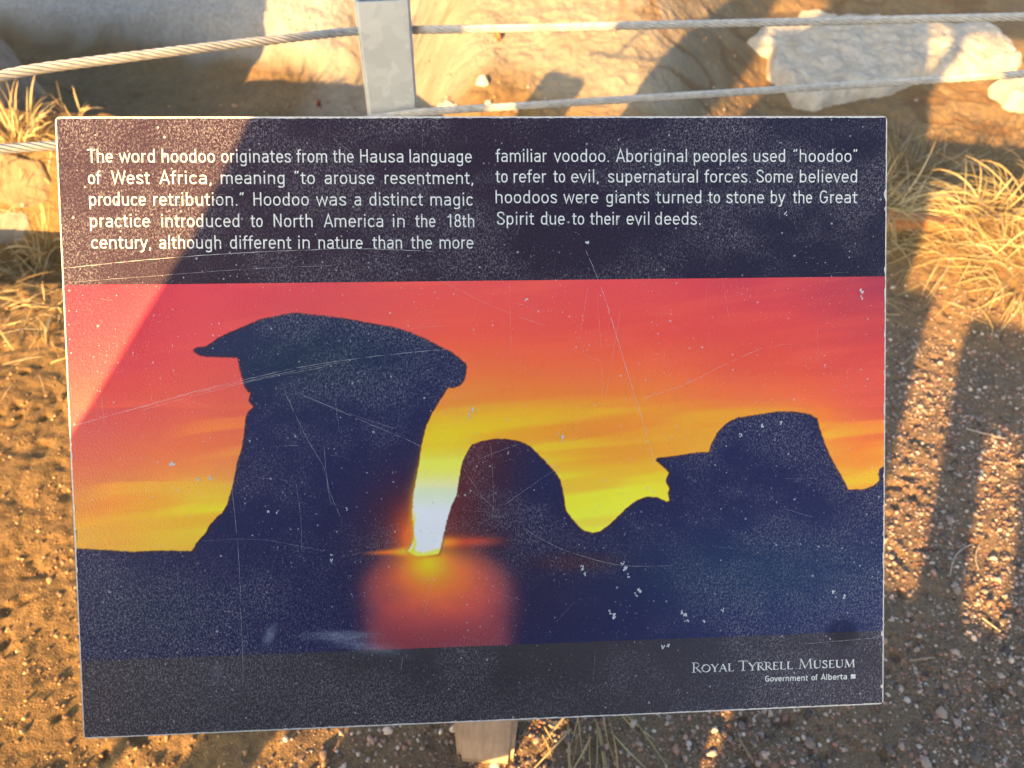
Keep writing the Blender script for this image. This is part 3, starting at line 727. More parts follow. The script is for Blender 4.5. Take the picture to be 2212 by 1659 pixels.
# blue block painted as the shaded far wall inside the open end
t = NT("blue_shade"); shade_m = t.set(Base_Color=(.07, .13, .30), Roughness=.5)
bm = bmesh.new(); bmesh.ops.create_cube(bm, size=1, matrix=Matrix.Diagonal((.034, .03, .02, 1)))
bmesh.ops.bevel(bm, geom=bm.edges[:], offset=.003, segments=2, affect='EDGES')
pl = link("tube_shade", bm_mesh("tube_shade", bm, shade_m), fence)
pl.matrix_local = Matrix.Translation(ptop - forg + rt * .008 + up * .012 + fwd * .02) @ Vector((0, 0, 1)).rotation_difference(ax).to_matrix().to_4x4()
post_mid = 1.04
topc = [at(-700, 405, .60), at(0, 158, .76), at(400, 108, .86), at(770, 66, 1.02), at(830, 64, post_mid), at(905, 65, 1.04), at(1106, 61, 1.05), at(1600, 50, 1.04), at(2212, 36, 1.03), at(3300, 10, 1.02)]
botc = [at(-700, 372, .66), at(0, 322, .82), at(118, 314, .85), at(500, 296, .97), at(780, 262, post_mid + .04), at(850, 247, post_mid + .05), at(912, 241, 1.08), at(1106, 230, 1.09), at(1600, 199, 1.10), at(2212, 160, 1.10), at(3300, 88, 1.10)]
strand_cable("cable", topc, .0058, rope_m, fence, forg)
strand_cable("cable", botc, .0058, rope_m, fence, forg)

# ------------------------------------------------------------------ rocks
def stone_mat(name, cols, bump=.22, sc_=18):
    t = NT(name); tc = t.n('ShaderNodeTexCoord').outputs['Object']
    a_ = t.noise(sc_, 6, .65, tc).outputs[0]; b_ = t.noise(sc_ * 7, 5, .6, tc).outputs[0]; d_ = t.noise(sc_ * .4, 3, .5, tc).outputs[0]
    c = t.ramp(a_, [(.3, cols[0]), (.5, cols[1]), (.72, cols[2])])
    c = t.mix(t.ramp(b_, [(.62, (0, 0, 0)), (.72, (.7, .7, .7))]), c, tuple(v * .45 for v in cols[0]))
    c = t.mix(t.ramp(d_, [(.55, (0, 0, 0)), (.75, (.4, .4, .4))]), c, (cols[0][0] * 1.05, cols[0][1] * .9, cols[0][2] * .7))
    bp = t.bump(a_, bump, .03); bp = t.bump(b_, bump, .006, bp)
    return t.set(Base_Color=c, Roughness=.92, Normal=bp)
pale_rock = stone_mat("pale_limestone", [(.25, .24, .205), (.34, .33, .29), (.41, .40, .36)])
grey_rock = stone_mat("grey_sandstone", [(.12, .11, .09), (.18, .165, .14), (.24, .22, .19)], sc_=30)

tan_rock = stone_mat("tan_sandstone", [(.11, .078, .042), (.175, .135, .078), (.22, .178, .108)], bump=.5, sc_=26)
def slab(name, outline, thick, mat, label, cat='rock', seed=0, sink=.03, res=150, relief=1.0, tilt=(0, 0)):
    """boulder whose outline is a polygon on the ground; rounded rim and lumpy top"""
    pts = np.array([[p.x, p.y] for p in outline]); c0 = pts.mean(0)
    mn, mx = pts.min(0) - .04, pts.max(0) + .04
    xs_ = np.linspace(mn[0], mx[0], res); ys_ = np.linspace(mn[1], mx[1], max(30, int(res * (mx[1] - mn[1]) / (mx[0] - mn[0]))))
    A, B = np.meshgrid(xs_, ys_); a, b = A.reshape(-1), B.reshape(-1)
    wob = .018 * relief * (fbm(a * 14, b * 14, 200 + seed, 3) - .5)
    d2 = np.full(len(a), 1e9); ins_ = np.zeros(len(a), bool)
    for (x0, y0), (x1, y1) in zip(pts, np.roll(pts, -1, 0)):
        ex_, ey_ = x1 - x0, y1 - y0; tt = np.clip(((a - x0) * ex_ + (b - y0) * ey_) / (ex_ * ex_ + ey_ * ey_), 0, 1)
        d2 = np.minimum(d2, (a - x0 - tt * ex_) ** 2 + (b - y0 - tt * ey_) ** 2)
        if y0 != y1: ins_ ^= ((y0 > b) != (y1 > b)) & (a < ex_ * (b - y0) / ey_ + x0)
    d = np.where(ins_, np.sqrt(d2), -np.sqrt(d2)) + wob
    keep = d > 0
    prof = np.sqrt(np.clip(1 - (1 - np.clip(d / (thick * .75), 0, 1)) ** 2, 0, 1))
    zt = terrain(a, b) - sink + (thick + sink) * prof * (1 + 0)
    lump = fbm(a * 4.5, b * 4.5, 210 + seed, 3) - .5
    crack = sstep(.035, .0, np.abs(fbm(a * 4.2, b * 3.0, 220 + seed, 3) - .5)) * sstep(.01, .05, d)
    zt = zt + relief * (.045 * lump * prof - .006 * crack + .006 * (fbm(a * 30, b * 30, 230 + seed, 3) - .5) * prof) + tilt[0] * (a - c0[0]) + tilt[1] * (b - c0[1])
    ny_, nx_ = A.shape; i = np.arange(nx_ * ny_).reshape(ny_, nx_); kk = keep.reshape(ny_, nx_)
    q = kk[:-1, :-1] | kk[:-1, 1:] | kk[1:, 1:] | kk[1:, :-1]
    F = np.stack([i[:-1, :-1], i[:-1, 1:], i[1:, 1:], i[1:, :-1]], -1)[q]
    zt = np.where(keep, zt, terrain(a, b) - sink - .02)
    # close underneath
    used = np.unique(F); mp_ = np.full(len(a), -1); mp_[used] = np.arange(len(used))
    top = np.stack([a, b, zt], -1)[used]; F = mp_[F]
    bot = top.copy(); bot[:, 2] = np.minimum(bot[:, 2] - .004, terrain(top[:, 0], top[:, 1]) - sink - .03)
    n = len(used); Fb = F[:, ::-1] + n
    ed = np.concatenate([F[:, [k, (k + 1) % 4]] for k in range(4)]); key = {}
    for u_, v_ in map(tuple, ed):
        if (v_, u_) in key: del key[(v_, u_)]
        else: key[(u_, v_)] = 1
    Fs = np.array([(v_, u_, u_ + n, v_ + n) for u_, v_ in key])
    org = Vector((c0[0], c0[1], tz(*c0)))
    v = np.concatenate([top, bot]) - np.array(org)[None]
    o = link(name, mesh_np(name, v, np.concatenate([F, Fb, Fs]), mat, None, True), label=label, category=cat); o.location = org
    return o

def Gs(l): return [G(*p) for p in l]
slab("boulder", Gs([(1612, 95), (1640, 66), (1720, 60), (1850, 56), (1960, 64), (2110, 62), (2150, 85), (2180, 110), (2205, 145), (2195, 158), (2120, 168), (1990, 178), (1905, 214), (1830, 222), (1760, 246), (1712, 236), (1690, 196), (1655, 170), (1655, 128)]), .055, pale_rock,
     "big pale cracked limestone slab lying behind the ropes at upper right", seed=1, res=240, relief=1.1)
slab("rock", Gs([(2130, 190), (2170, 178), (2225, 176), (2280, 190), (2280, 240), (2205, 246), (2165, 234), (2138, 212)]), .05, pale_rock, "flat pale rock at the right margin below the lower rope", seed=2, res=90)
slab("rock", Gs([(-60, 340), (40, 345), (95, 352), (112, 395), (108, 440), (60, 452), (0, 448), (-70, 440)]), .035, tan_rock, "tan sunlit rock under the rope left of the sign", seed=3, res=90)
slab("rock", Gs([(-40, 470), (20, 456), (60, 462), (70, 490), (50, 520), (-10, 530), (-60, 510)]), .015, grey_rock, "shaded grey rock in the hollow left of the sign", seed=4, res=90)
slab("rock", Gs([(1722, 34), (1760, 28), (1815, 34), (1812, 48), (1730, 48)]), .035, pale_rock, "small pale stone just above the big limestone slab", seed=5, res=60)
slab("stone", Gs([(930, 232), (990, 228), (1002, 240), (960, 246), (930, 242)]), .035, pale_rock, "yellowish flat stone throwing a dark shadow beside the steel post", 'stone', seed=6, res=50)
slab("stone", Gs([(1028, 176), (1052, 172), (1062, 184), (1044, 194), (1026, 188)]), .035, pale_rock, "small angular stone in the sun right of the steel post", 'stone', seed=7, res=40)

# orange edging board half buried at the end of the path
t = NT("weathered_board"); tc = t.n('ShaderNodeTexCoord').outputs['Object']
mp = t.n('ShaderNodeMapping'); mp.inputs['Scale'].default_value = (.08, 1, 1); t.l(tc, mp.inputs[0])
g1 = t.noise(90, 5, .6, mp.outputs[0]).outputs[0]
board_m = t.set(Base_Color=t.ramp(g1, [(.3, (.24, .10, .035)), (.6, (.36, .165, .06)), (.8, (.42, .23, .10))]), Roughness=.85, Normal=t.bump(g1, .5, .002))
pA, pB = G(1870, 494), G(2090, 478)
bd = (pB - pA); bd.z = 0; yaw = math.atan2(bd.y, bd.x)
bm = bmesh.new(); bmesh.ops.create_cube(bm, size=1, matrix=Matrix.Diagonal((.40, .038, .07, 1)))
bmesh.ops.subdivide_edges(bm, edges=[e for e in bm.edges if abs(e.verts[0].co.x - e.verts[1].co.x) > .2], cuts=20)
for v in bm.verts: v.co.z += .006 * math.sin(v.co.x * 9) + rnd.uniform(-.0012, .0012); v.co.y += rnd.uniform(-.0012, .0012)
bmesh.ops.bevel(bm, geom=[e for e in bm.edges if e.calc_face_angle(0) > .8], offset=.004, segments=2, affect='EDGES')
o = link("edging_board", bm_mesh("edging_board", bm, board_m), label="reddish timber edging board half buried under dry grass beside the sign", category="board")
mid = (pA + pB) / 2; o.location = (mid.x - .10, mid.y - .015, mid.z + .0); o.rotation_euler = (0, .16, yaw)

# ------------------------------------------------------------------ gravel
bm = bmesh.new(); bmesh.ops.create_icosphere(bm, subdivisions=2, radius=1); bm.verts.ensure_lookup_table()
ico2 = (np.array([v.co[:] for v in bm.verts]), np.array([[v.index for v in f_.verts] for f_ in bm.faces])); bm.free()
bm = bmesh.new(); bmesh.ops.create_icosphere(bm, subdivisions=1, radius=1); bm.verts.ensure_lookup_table()
ico1 = (np.array([v.co[:] for v in bm.verts]), np.array([[v.index for v in f_.verts] for f_ in bm.faces])); bm.free()
PAL = nlin([(150, 138, 128), (176, 160, 150), (120, 110, 104), (196, 182, 170), (168, 128, 112), (140, 108, 92), (96, 88, 84), (210, 200, 188), (182, 150, 136), (132, 122, 112)])
PALD = nlin([(150, 118, 82), (170, 134, 92), (128, 98, 66), (186, 150, 108), (140, 112, 84), (196, 164, 122)])
def pebbles(P_, r_, ico, palette):
    n = len(P_); bv, bf = ico; k = len(bv)
    s_ = r_[:, None] * rng.uniform(.65, 1.25, (n, 3)) * np.array([[1, 1, .72]])
    w = 1 + .22 * rng.standard_normal((n, k))
    v = bv[None] * w[..., None] * s_[:, None]
    a = rng.uniform(0, 2 * np.pi, n); ca, sa = np.cos(a)[:, None], np.sin(a)[:, None]
    b = rng.normal(0, .35, n); cb, sb = np.cos(b)[:, None], np.sin(b)[:, None]
    x = v[..., 0] * cb - v[..., 2] * sb; z = v[..., 0] * sb + v[..., 2] * cb; y = v[..., 1]
    v = np.stack([x * ca - y * sa, x * sa + y * ca, z], -1) + P_[:, None]
    c = palette[rng.integers(0, len(palette), n)] * rng.uniform(.5, 1.15, (n, 1))
    return v.reshape(-1, 3), (bf[None] + (np.arange(n) * k)[:, None, None]).reshape(-1, 3), np.repeat(c, k, 0)
def scatter(n, x0, x1, y0, y1, dens, rlo, rhi, ico, pal, bury=.25):
    x = rng.uniform(x0, x1, n); y = rng.uniform(y0, y1, n); k = rng.random(n) < dens(x, y); x, y = x[k], y[k]
    r_ = rlo * (rhi / rlo) ** (rng.random(len(x)) ** 2.2); z = terrain(x, y) + r_ * bury
    return pebbles(np.stack([x, y, z], -1), r_, ico, pal)
patch = lambda x, y: .5 + .5 * sstep(.40, .62, fbm(x * 5, y * 5, 300, 3))
right = lambda x, y: sstep(-.36, -.12, x + .1 * fbm(x * 8, y * 8, 310, 2)) * sstep(1.55, .95, y + .5 * (fbm(x * 3, y * 3, 312, 3) - .5)) * patch(x, y)
left = lambda x, y: (1 - sstep(-.36, -.12, x)) * sstep(1.5, .5, y) * .5 * patch(x, y)
parts = [scatter(90000, -.4, 1.7, .2, 1.6, right, .0014, .0046, ico1, PAL, .15), scatter(6500, -.4, 1.6, .2, 1.5, right, .003, .0078, ico2, PAL, .2),
         scatter(20000, -1.4, -.1, .2, 1.6, left, .0014, .0042, ico1, PALD, .1), scatter(2000, -1.4, -.1, .2, 1.6, left, .003, .0065, ico2, PALD, .0),
         scatter(5000, -1.4, 1.6, 2.1, 3.4, lambda x, y: .25 + .75 * sstep(.5, .65, fbm(x * 5, y * 5, 330, 3)), .0018, .006, ico1, PALD, .1), scatter(2600, -1.6, 1.9, 1.5, 2.9, lambda x, y: .5 * sstep(.45, .65, fbm(x * 4, y * 4, 320, 3)) * (1 - .8 * sstep(2.5, 2.7, y)), .003, .011, ico2, np.concatenate([PALD, PAL[:5]]), .25)]
off = 0; V, F, Cc = [], [], []
for v, f_, c_ in parts: V.append(v); F.append(f_ + off); Cc.append(c_); off += len(v)
t = NT("pebble"); tc = t.n('ShaderNodeTexCoord').outputs['Object']
vc = t.n('ShaderNodeVertexColor', layer_name='Col').outputs[0]
nn = t.noise(500, 3, .6, tc).outputs[0]
peb_m = t.set(Base_Color=t.mix(t.ramp(nn, [(.35, (.5, .5, .5)), (.65, (0, 0, 0))]), vc, t.mix(1.0, vc, (.6, .55, .5), 'MULTIPLY')), Roughness=.85)
link("gravel", mesh_np("gravel", np.concatenate(V), np.concatenate(F), peb_m, np.concatenate(Cc), True), kind='stuff', label="loose mixed gravel on the path around the sign", category="gravel")

# ------------------------------------------------------------------ grass
t = NT("dry_grass"); vc = t.n('ShaderNodeVertexColor', layer_name='Col').outputs[0]
t.set(Base_Color=vc, Roughness=.6)
trn = t.n('ShaderNodeBsdfTranslucent'); t.l(vc, trn.inputs[0]); ms = t.n('ShaderNodeMixShader'); ms.inputs[0].default_value = .25
t.l(t.b.outputs[0], ms.inputs[1]); t.l(trn.outputs[0], ms.inputs[2]); t.l(ms.outputs[0], t.out.inputs[0])
grass_m = t.m
STRAW = [(.50, .385, .18), (.57, .45, .22), (.43, .32, .14), (.42, .37, .16), (.62, .52, .30)]
REDDISH = [(.34, .13, .08), (.42, .22, .12), (.50, .37, .17)]
class Blades:
    def __init__(s): s.v = []; s.f = []; s.c = []
    def blade(s, p0, d0, L, w, droop, c0, c1=None, n=9, kink=0.0):
        p = Vector(p0); d = Vector(d0).normalized(); step = L / n; b0 = len(s.v)
        side = d.cross(Vector((0, 0, 1)))
        if side.length < .1: side = Vector((1, 0, 0))
        side.normalize(); tw = rnd.uniform(-.9, .9)
        c1 = c1 or c0; kk = rnd.randint(3, 6); curl = Vector((rnd.gauss(0, .5), rnd.gauss(0, .5), 0)) * .12
        for i in range(n + 1):
            u = i / n; ww = w * (.75 + .6 * u if u < .3 else 1.0 - .85 * max(0, (u - .55) / .45) ** 1.6) / 2
            q = side.copy(); q.rotate(Matrix.Rotation(tw * (1 + u), 3, d)); nrm = d.cross(q).normalized()
            c_ = tuple(a_ * (1 - u) + b_ * u for a_, b_ in zip(c0, c1))
            s.v += [p + q * ww, p + nrm * ww * .35, p - q * ww]; s.c += [c_] * 3
            dd = Vector((0, 0, -1)) * droop / n * (.5 + 1.2 * u) + curl / n * 3
            if i == kk and kink: dd += Vector((rnd.uniform(-1, 1), rnd.uniform(-1, 1), -rnd.random())) * kink
            d = (d + dd).normalized(); side = (side - d * side.dot(d)).normalized()
            p = p + d * step
            gz = tz(p.x, p.y) + .003
            if p.z < gz: p.z = gz; d.z = max(d.z, .02)
        for i in range(n):
            for j in (0, 1):
                a_ = b0 + 3 * i + j; s.f.append((a_, a_ + 1, a_ + 4, a_ + 3))
    def make(s, name, org, **kw):
        o = link(name, mesh_np(name, np.array([tuple(v - org) for v in s.v]), np.array(s.f), grass_m, np.array(s.c), True), **kw)
        o.location = org; return o

def tuft(px, py, n, L, w, label, spread=.03, lean=(0, 0), up_=1.0, droop=1.2, pal=STRAW, fan=1.0, kink=.3, dz=0.0, group='dry grass tufts along the path edge'):
    b = G(px, py); b.z += dz; B = Blades()
    for k in range(n):
        a = rnd.uniform(0, 2 * math.pi); r_ = spread * math.sqrt(rnd.random())
        q = Vector((b.x + r_ * math.cos(a), b.y + r_ * math.sin(a), 0)); q.z = tz(q.x, q.y) - .004
        a2 = a + rnd.gauss(0, .7)
        d = Vector((math.cos(a2) * fan + lean[0] + rnd.gauss(0, .25), math.sin(a2) * fan + lean[1] + rnd.gauss(0, .25), up_ * rnd.uniform(.5, 1.3)))
        c0 = rnd.choice(pal); f_ = rnd.uniform(.75, 1.15); c0 = tuple(v * f_ for v in c0); c1 = rnd.choice(STRAW)
        B.blade(q, d, L * rnd.uniform(.45, 1.15), w * rnd.uniform(.6, 1.2), droop * rnd.uniform(.4, 1.5), c0, c1, kink=kink if rnd.random() < .5 else 0)
    return B.make("grass_tuft", b, label=label, category="grass tuft", group=group)

tuft(1905, 450, 100, .22, .0033, "bright straw tuft spilling out from behind the sign's right edge", spread=.06, lean=(.25, .1), droop=1.3, fan=1.0)
tuft(2140, 450, 66, .21, .0036, "dense upright straw tuft above the edging board at far right", spread=.06, lean=(-.45, .1), droop=1.1, up_=.8, kink=.5)
tuft(2222, 435, 52, .20, .0034, "greenish straw tuft cut by the right margin", spread=.06, lean=(-.4, .0), droop=1.2, up_=.7, kink=.5, pal=STRAW + [(.25, .28, .10)])
tuft(2190, 585, 95, .18, .0030, "low matted straw tuft drooping over the path at right", spread=.07, lean=(-.4, -.35), up_=.6, droop=1.5)
tuft(2060, 520, 70, .22, .0026, "thin flattened straw wisps between the two larger tufts at right", spread=.10, lean=(-.5, -.1), up_=.22, droop=.7, fan=.6)
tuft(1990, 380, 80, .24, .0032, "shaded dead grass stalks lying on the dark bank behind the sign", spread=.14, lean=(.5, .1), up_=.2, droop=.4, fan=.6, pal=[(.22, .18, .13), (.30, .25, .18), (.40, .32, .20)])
tuft(30, 300, 80, .15, .0046, "thick straw tuft with reddish stems at the left margin above the lower rope", spread=.07, lean=(0, .1), up_=1.5, droop=.7, pal=STRAW + REDDISH, fan=.7)
tuft(165, 262, 12, .12, .0048, "few upright blades peeping over the sign's top left corner", spread=.02, lean=(.15, .1), up_=1.8, droop=.9, pal=REDDISH + STRAW, fan=.5, kink=.5)
tuft(60, 345, 40, .11, .0036, "matted straw hanging over the pale rock at left", spread=.07, lean=(.1, -.5), up_=.4, droop=1.2, fan=.7)
tuft(95, 535, 22, .13, .0050, "dry bent blades rising from the shaded hollow at left", spread=.03, lean=(-.2, .1), up_=1.0, droop=.9, kink=.5, pal=STRAW + [(.30, .22, .14)])
tuft(70, 610, 30, .17, .0050, "long pale blades crossing the hollow beside the sign's left edge", spread=.06, lean=(-.5, .05), up_=.6, droop=.8, fan=.7)
tuft(105, 665, 30, .10, .0036, "short straw clump on the path below the hollow at left", spread=.06, lean=(0, 0), up_=.5, droop=1.2)
tuft(40, 760, 14, .09, .0028, "sparse flattened straw on the sunlit soil at left", spread=.12, up_=.1, droop=.3)
tuft(1285, 1520, 22, .12, .0030, "pale wisps of grass hanging under the sign's lower edge", spread=.05, lean=(.2, -.9), up_=.35, droop=.6, fan=.5, kink=.2)
tuft(1160, 1560, 10, .05, .0030, "small straw sprout in the sun beside the wooden post", spread=.02, lean=(0, -.3), up_=.8, droop=.9)

# matted straw litter round the tufts
B = Blades()
for k in range(620):
    if rnd.random() < .72: px_, py_ = rnd.uniform(1880, 2260), rnd.gauss(480, 95)
    else: px_, py_ = rnd.uniform(-40, 118), rnd.gauss(610, 110)
    q = G(px_, max(270, py_)); a_ = rnd.uniform(0, 6.28); q.z = tz(q.x, q.y) + rnd.uniform(.002, .014); c0 = rnd.choice(STRAW); f_ = rnd.uniform(.5, 1.0)
    B.blade(q, (math.cos(a_), math.sin(a_), rnd.uniform(-.05, .22)), rnd.uniform(.03, .13), rnd.uniform(.0012, .0026), rnd.uniform(.1, .8), tuple(v * f_ for v in c0), n=6, kink=.4 if rnd.random() < .4 else 0)
B.make("straw_litter", G(2050, 480), kind='stuff', label="matted broken straw lying round the grass tufts", category="straw litter")

# tall weed beyond the left margin; its stalks streak the sunlit slope with thin shadows
wb = Vector((-1.585, 1.10, tz(-1.585, 1.10))); B = Blades()
for k in range(15):
    q = wb + Vector((rnd.uniform(-.09, .09), rnd.uniform(-.05, .05), -.01))
    B.blade(q, (rnd.gauss(0, .07), rnd.gauss(0, .05), 1), rnd.uniform(.72, 1.0), .011, .12, rnd.choice(STRAW), n=12)
B.make("dry_weed", wb, label="tall dry weed stalks beyond the left margin, streaking the slope with shadows", category="weed")

# loose straws and twigs on the path
def straw(p, q, w, c_, label, bend=.0, name="straw", cat="straw"):
    a, b = G(*p), G(*q); B = Blades(); n = 10; L = (b - a)
    sd = Vector((-L.y, L.x, 0)).normalized(); V_, F_, C2 = [], [], []
    for i in range(n + 1):
        u = i / n; pc = a + L * u + sd * bend * math.sin(math.pi * u); pc.z = max(a.z + (b.z - a.z) * u, tz(pc.x, pc.y)) + .004
        for j in range(5):
            an = 2 * math.pi * j / 5; V_.append(tuple(pc + sd * math.cos(an) * w / 2 + Vector((0, 0, 1)) * math.sin(an) * w / 2 - a)); C2.append(tuple(v * rnd.uniform(.9, 1.1) for v in c_))
    for i in range(n):
        for j in range(5): F_.append((5 * i + j, 5 * i + (j + 1) % 5, 5 * i + 5 + (j + 1) % 5, 5 * i + 5 + j))
    o = link(name, mesh_np(name, np.array(V_), np.array(F_), grass_m, np.array(C2), True), label=label, category=cat, group='loose straws and twigs on the gravel'); o.location = a
pale_s = (.50, .45, .36)
straw((2083, 930), (2165, 952), .0034, pale_s, "straight pale straw on the shaded path right of the sign's middle")
straw((2050, 1245), (2098, 1180), .0026, pale_s, "curved pale straw right of the sign, between the two sunlit strips", .012)
straw((2108, 1235), (2112, 1180), .0026, pale_s, "thin curved straw inside the outer sunlit strip", .006)
straw((2118, 1338), (2158, 1366), .0032, (.60, .54, .38), "short yellow straw on the gravel right of the sign's lower corner")
straw((1594, 1597), (1622, 1652), .0042, (.30, .22, .15), "brown twig on the gravel below the sign's lower right", name="twig", cat="twig")
straw((1958, 1432), (2012, 1424), .0028, (.38, .30, .22), "short brown twig on the gravel right of the sign's lower corner", name="twig", cat="twig")
straw((1972, 740), (1990, 770), .0026, pale_s, "tiny straw fragment on the shaded path below the grass at right")

# a dead leaf near the slope
t = NT("dead_leaf"); leaf_m = t.set(Base_Color=(.42, .16, .05), Roughness=.7)
def leaf(px, py, size, label, m):
    b = G(px, py); bm = bmesh.new(); vs = []
    for i in range(7):
        u = i / 6; w = size * .38 * math.sin(math.pi * (u * .93 + .035))
        vs.append([bm.verts.new((size * (u - .5), sg * w, .012 * sg * sg + .02 * math.sin(3 * u))) for sg in (-1, 0, 1)])
        vs[-1][1].co.z -= .012
    for i in range(6):
        for j in (0, 1): bm.faces.new((vs[i][j], vs[i][j + 1], vs[i + 1][j + 1], vs[i + 1][j]))
    o = link("leaf", bm_mesh("leaf", bm, m, True), label=label, category="leaf"); o.location = b + Vector((0, 0, .012)); o.rotation_euler = (.3, -.4, rnd.uniform(0, 6)); sm = o.modifiers.new("thickness", 'SOLIDIFY'); sm.thickness = .0008
leaf(1066, 90, .055, "curled orange dead leaf on the pale slope right of the steel post", leaf_m)
t = NT("red_leaf"); red_m = t.set(Base_Color=(.28, .07, .04), Roughness=.7)
leaf(690, 240, .022, "small red leaf on the dark soil just above the sign's top edge", red_m)

# ------------------------------------------------------------------ the person, and unseen blockers added to throw the shadows
uvx, uvy = math.cos(SUN_AZ), -math.sin(SUN_AZ)
def US(u, s, z): return Vector((u * math.cos(SUN_AZ) + s * math.sin(SUN_AZ), -u * math.sin(SUN_AZ) + s * math.cos(SUN_AZ), z))

def skin(name, joints, edges, radii, mat, parent=None, root=0, sub=2, org=Vector(), **kw):
    me = bpy.data.meshes.new(name); me.from_pydata([tuple(j - org) for j in joints], edges, []); me.materials.append(mat)
    o = link(name, me, parent, **kw)
    md = o.modifiers.new("skin", 'SKIN'); md.use_smooth_shade = True
    for i, v in enumerate(me.skin_vertices[0].data):
        v.radius = radii[i] if isinstance(radii[i], tuple) else (radii[i], radii[i]); v.use_root = i == root
    sb = o.modifiers.new("subdivision", 'SUBSURF'); sb.levels = sub; sb.render_levels = sub
    return o
t = NT("skin"); skin_m = t.set(Base_Color=(.50, .30, .21), Roughness=.55)
t = NT("jacket_cloth"); jk_m = t.set(Base_Color=t.ramp(t.noise(60, 3, .5, t.n('ShaderNodeTexCoord').outputs['Object']).outputs[0], [(.3, (.27, .26, .25)), (.7, (.33, .32, .31))]), Roughness=.85)
t = NT("denim"); jean_m = t.set(Base_Color=t.ramp(t.noise(80, 3, .5, t.n('ShaderNodeTexCoord').outputs['Object']).outputs[0], [(.3, (.05, .07, .12)), (.7, (.08, .11, .17))]), Roughness=.9)
t = NT("brown_hair"); hair_m = t.set(Base_Color=(.06, .035, .02), Roughness=.6)
t = NT("shoe_leather"); shoe_m = t.set(Base_Color=(.06, .045, .035), Roughness=.6)

s0 = -.47
pelvis = US(-.10, s0, .86); chest = US(-.155, s0, 1.20); neck = US(-.165, s0 + .02, 1.39); head = US(-.165, s0 + .05, 1.50); crown = US(-.165, s0 + .04, 1.60)
shl, shr = US(-.335, s0, 1.33), US(.0, s0, 1.33); ell, elr = US(-.365, s0 + .05, 1.04), US(.115, s0 + .02, 1.02)
wrl, wrr = Vector((-.06, -.12, 1.14)), Vector((.16, -.10, 1.13)); hnl, hnr = Vector((-.045, -.035, 1.17)), Vector((.15, -.03, 1.185))
hpl, hpr = US(-.21, s0, .84), US(.01, s0, .84); knl, knr = US(-.235, s0 + .03, .46), US(.035, s0 + .03, .46); anl, anr = US(-.24, s0 - .02, .09), US(.035, s0 - .02, .09)
org = US(-.10, s0, 0)
J = [pelvis, chest, neck, head, crown, shl, ell, wrl, hnl, shr, elr, wrr, hnr, hpl, knl, anl, hpr, knr, anr]
Eb = [(0, 1), (1, 2), (2, 3), (3, 4), (1, 5), (5, 6), (6, 7), (7, 8), (1, 9), (9, 10), (10, 11), (11, 12), (0, 13), (13, 14), (14, 15), (0, 16), (16, 17), (17, 18)]
Rr = [.12, .12, .055, .085, .06, .055, .042, .028, .03, .055, .042, .028, .03, .085, .055, .04, .085, .055, .04]
person = skin("person", J, Eb, Rr, skin_m, None, 0, 2, org, label="person in a pale rain cape and jeans holding a phone up behind the viewpoint", category="person"); person.location = org
def loft(name, secs, mat, parent, orgv, n=28):
    """closed tube through elliptical sections (u, s, z, half width, half depth) seen along the light"""
    V_, F_ = [], []
    for (u, sv, z, a_, b_) in secs:
        for j in range(n):
            an = 2 * math.pi * j / n; wv = 1 + .03 * math.sin(5 * an + z * 9)
            V_.append(tuple(US(u + a_ * math.cos(an) * (wv if a_ > .1 else 1), sv + b_ * math.sin(an) * wv, z) - orgv))
    m = len(secs)
    for i in range(m - 1):
        for j in range(n): F_.append((i * n + j, i * n + (j + 1) % n, (i + 1) * n + (j + 1) % n, (i + 1) * n + j))
    me = bpy.data.meshes.new(name); me.from_pydata(V_, [], F_ + [tuple(range(n))[::-1], tuple(range((m - 1) * n, m * n))]); me.materials.append(mat)
    for p in me.polygons: p.use_smooth = True
    return link(name, me, parent)
def sec(z, l, r_, b_, ds=0.0): return ((l + r_) / 2, s0 + ds, z, (r_ - l) / 2, b_)
loft("rain_cape", [sec(.70, -.475, .235, .20), sec(.85, -.462, .222, .20), sec(.99, -.424, .19, .19), sec(1.10, -.398, .135, .18), sec(1.20, -.374, .092, .17), sec(1.29, -.355, .055, .15), sec(1.345, -.335, .01, .13), sec(1.39, -.27, -.06, .10), sec(1.43, -.235, -.095, .075)], jk_m, person, org)
for l, r_, x_ in ((-.365, -.105, 0), (-.065, .145, 1)):
    loft("trouser_leg", [sec(.06, l + .02, r_ - (.075 if x_ == 0 else .02), .085), sec(.215, l, r_ - (.058 if x_ == 0 else 0), .10), sec(.305, l, r_, .105), sec(.50, l, r_, .105), sec(.84, l - .01, r_ + .01, .12)], jean_m, person, org)
skin("hair", [crown + Vector((0, -.02, .0)), head + Vector((-.02, -.05, .0)), neck + Vector((-.02, -.06, -.02))], [(0, 1), (1, 2)], [.085, .088, .06], hair_m, person, 0, 2, org)
for an in (anl, anr):
    f0 = an + Vector((0, -.03, -.045)); f1_ = an + Vector((.02, .17, -.055)); skin("shoe", [f0, (f0 + f1_) / 2, f1_], [(0, 1), (1, 2)], [.05, .052, .04], shoe_m, person, 0, 2, org)
for hn, sg in ((hnl, 1), (hnr, -1)):
    fj, fe, fr = [hn], [], [.026]
    for k in range(4):
        b_ = len(fj); z_ = .03 - .02 * k; fj += [hn + Vector((.012 * sg, .018, z_)), hn + Vector((.03 * sg, .024, z_)), hn + Vector((.05 * sg, .012, z_ * .9))]; fe += [(0, b_), (b_, b_ + 1), (b_ + 1, b_ + 2)]; fr += [.0095, .009, .008]
    b_ = len(fj); fj += [hn + Vector((.02 * sg, -.022, .01)), hn + Vector((.05 * sg, -.026, .02))]; fe += [(0, b_), (b_, b_ + 1)]; fr += [.011, .009]
    skin("hand", fj, fe, fr, skin_m, person, 0, 2, org)
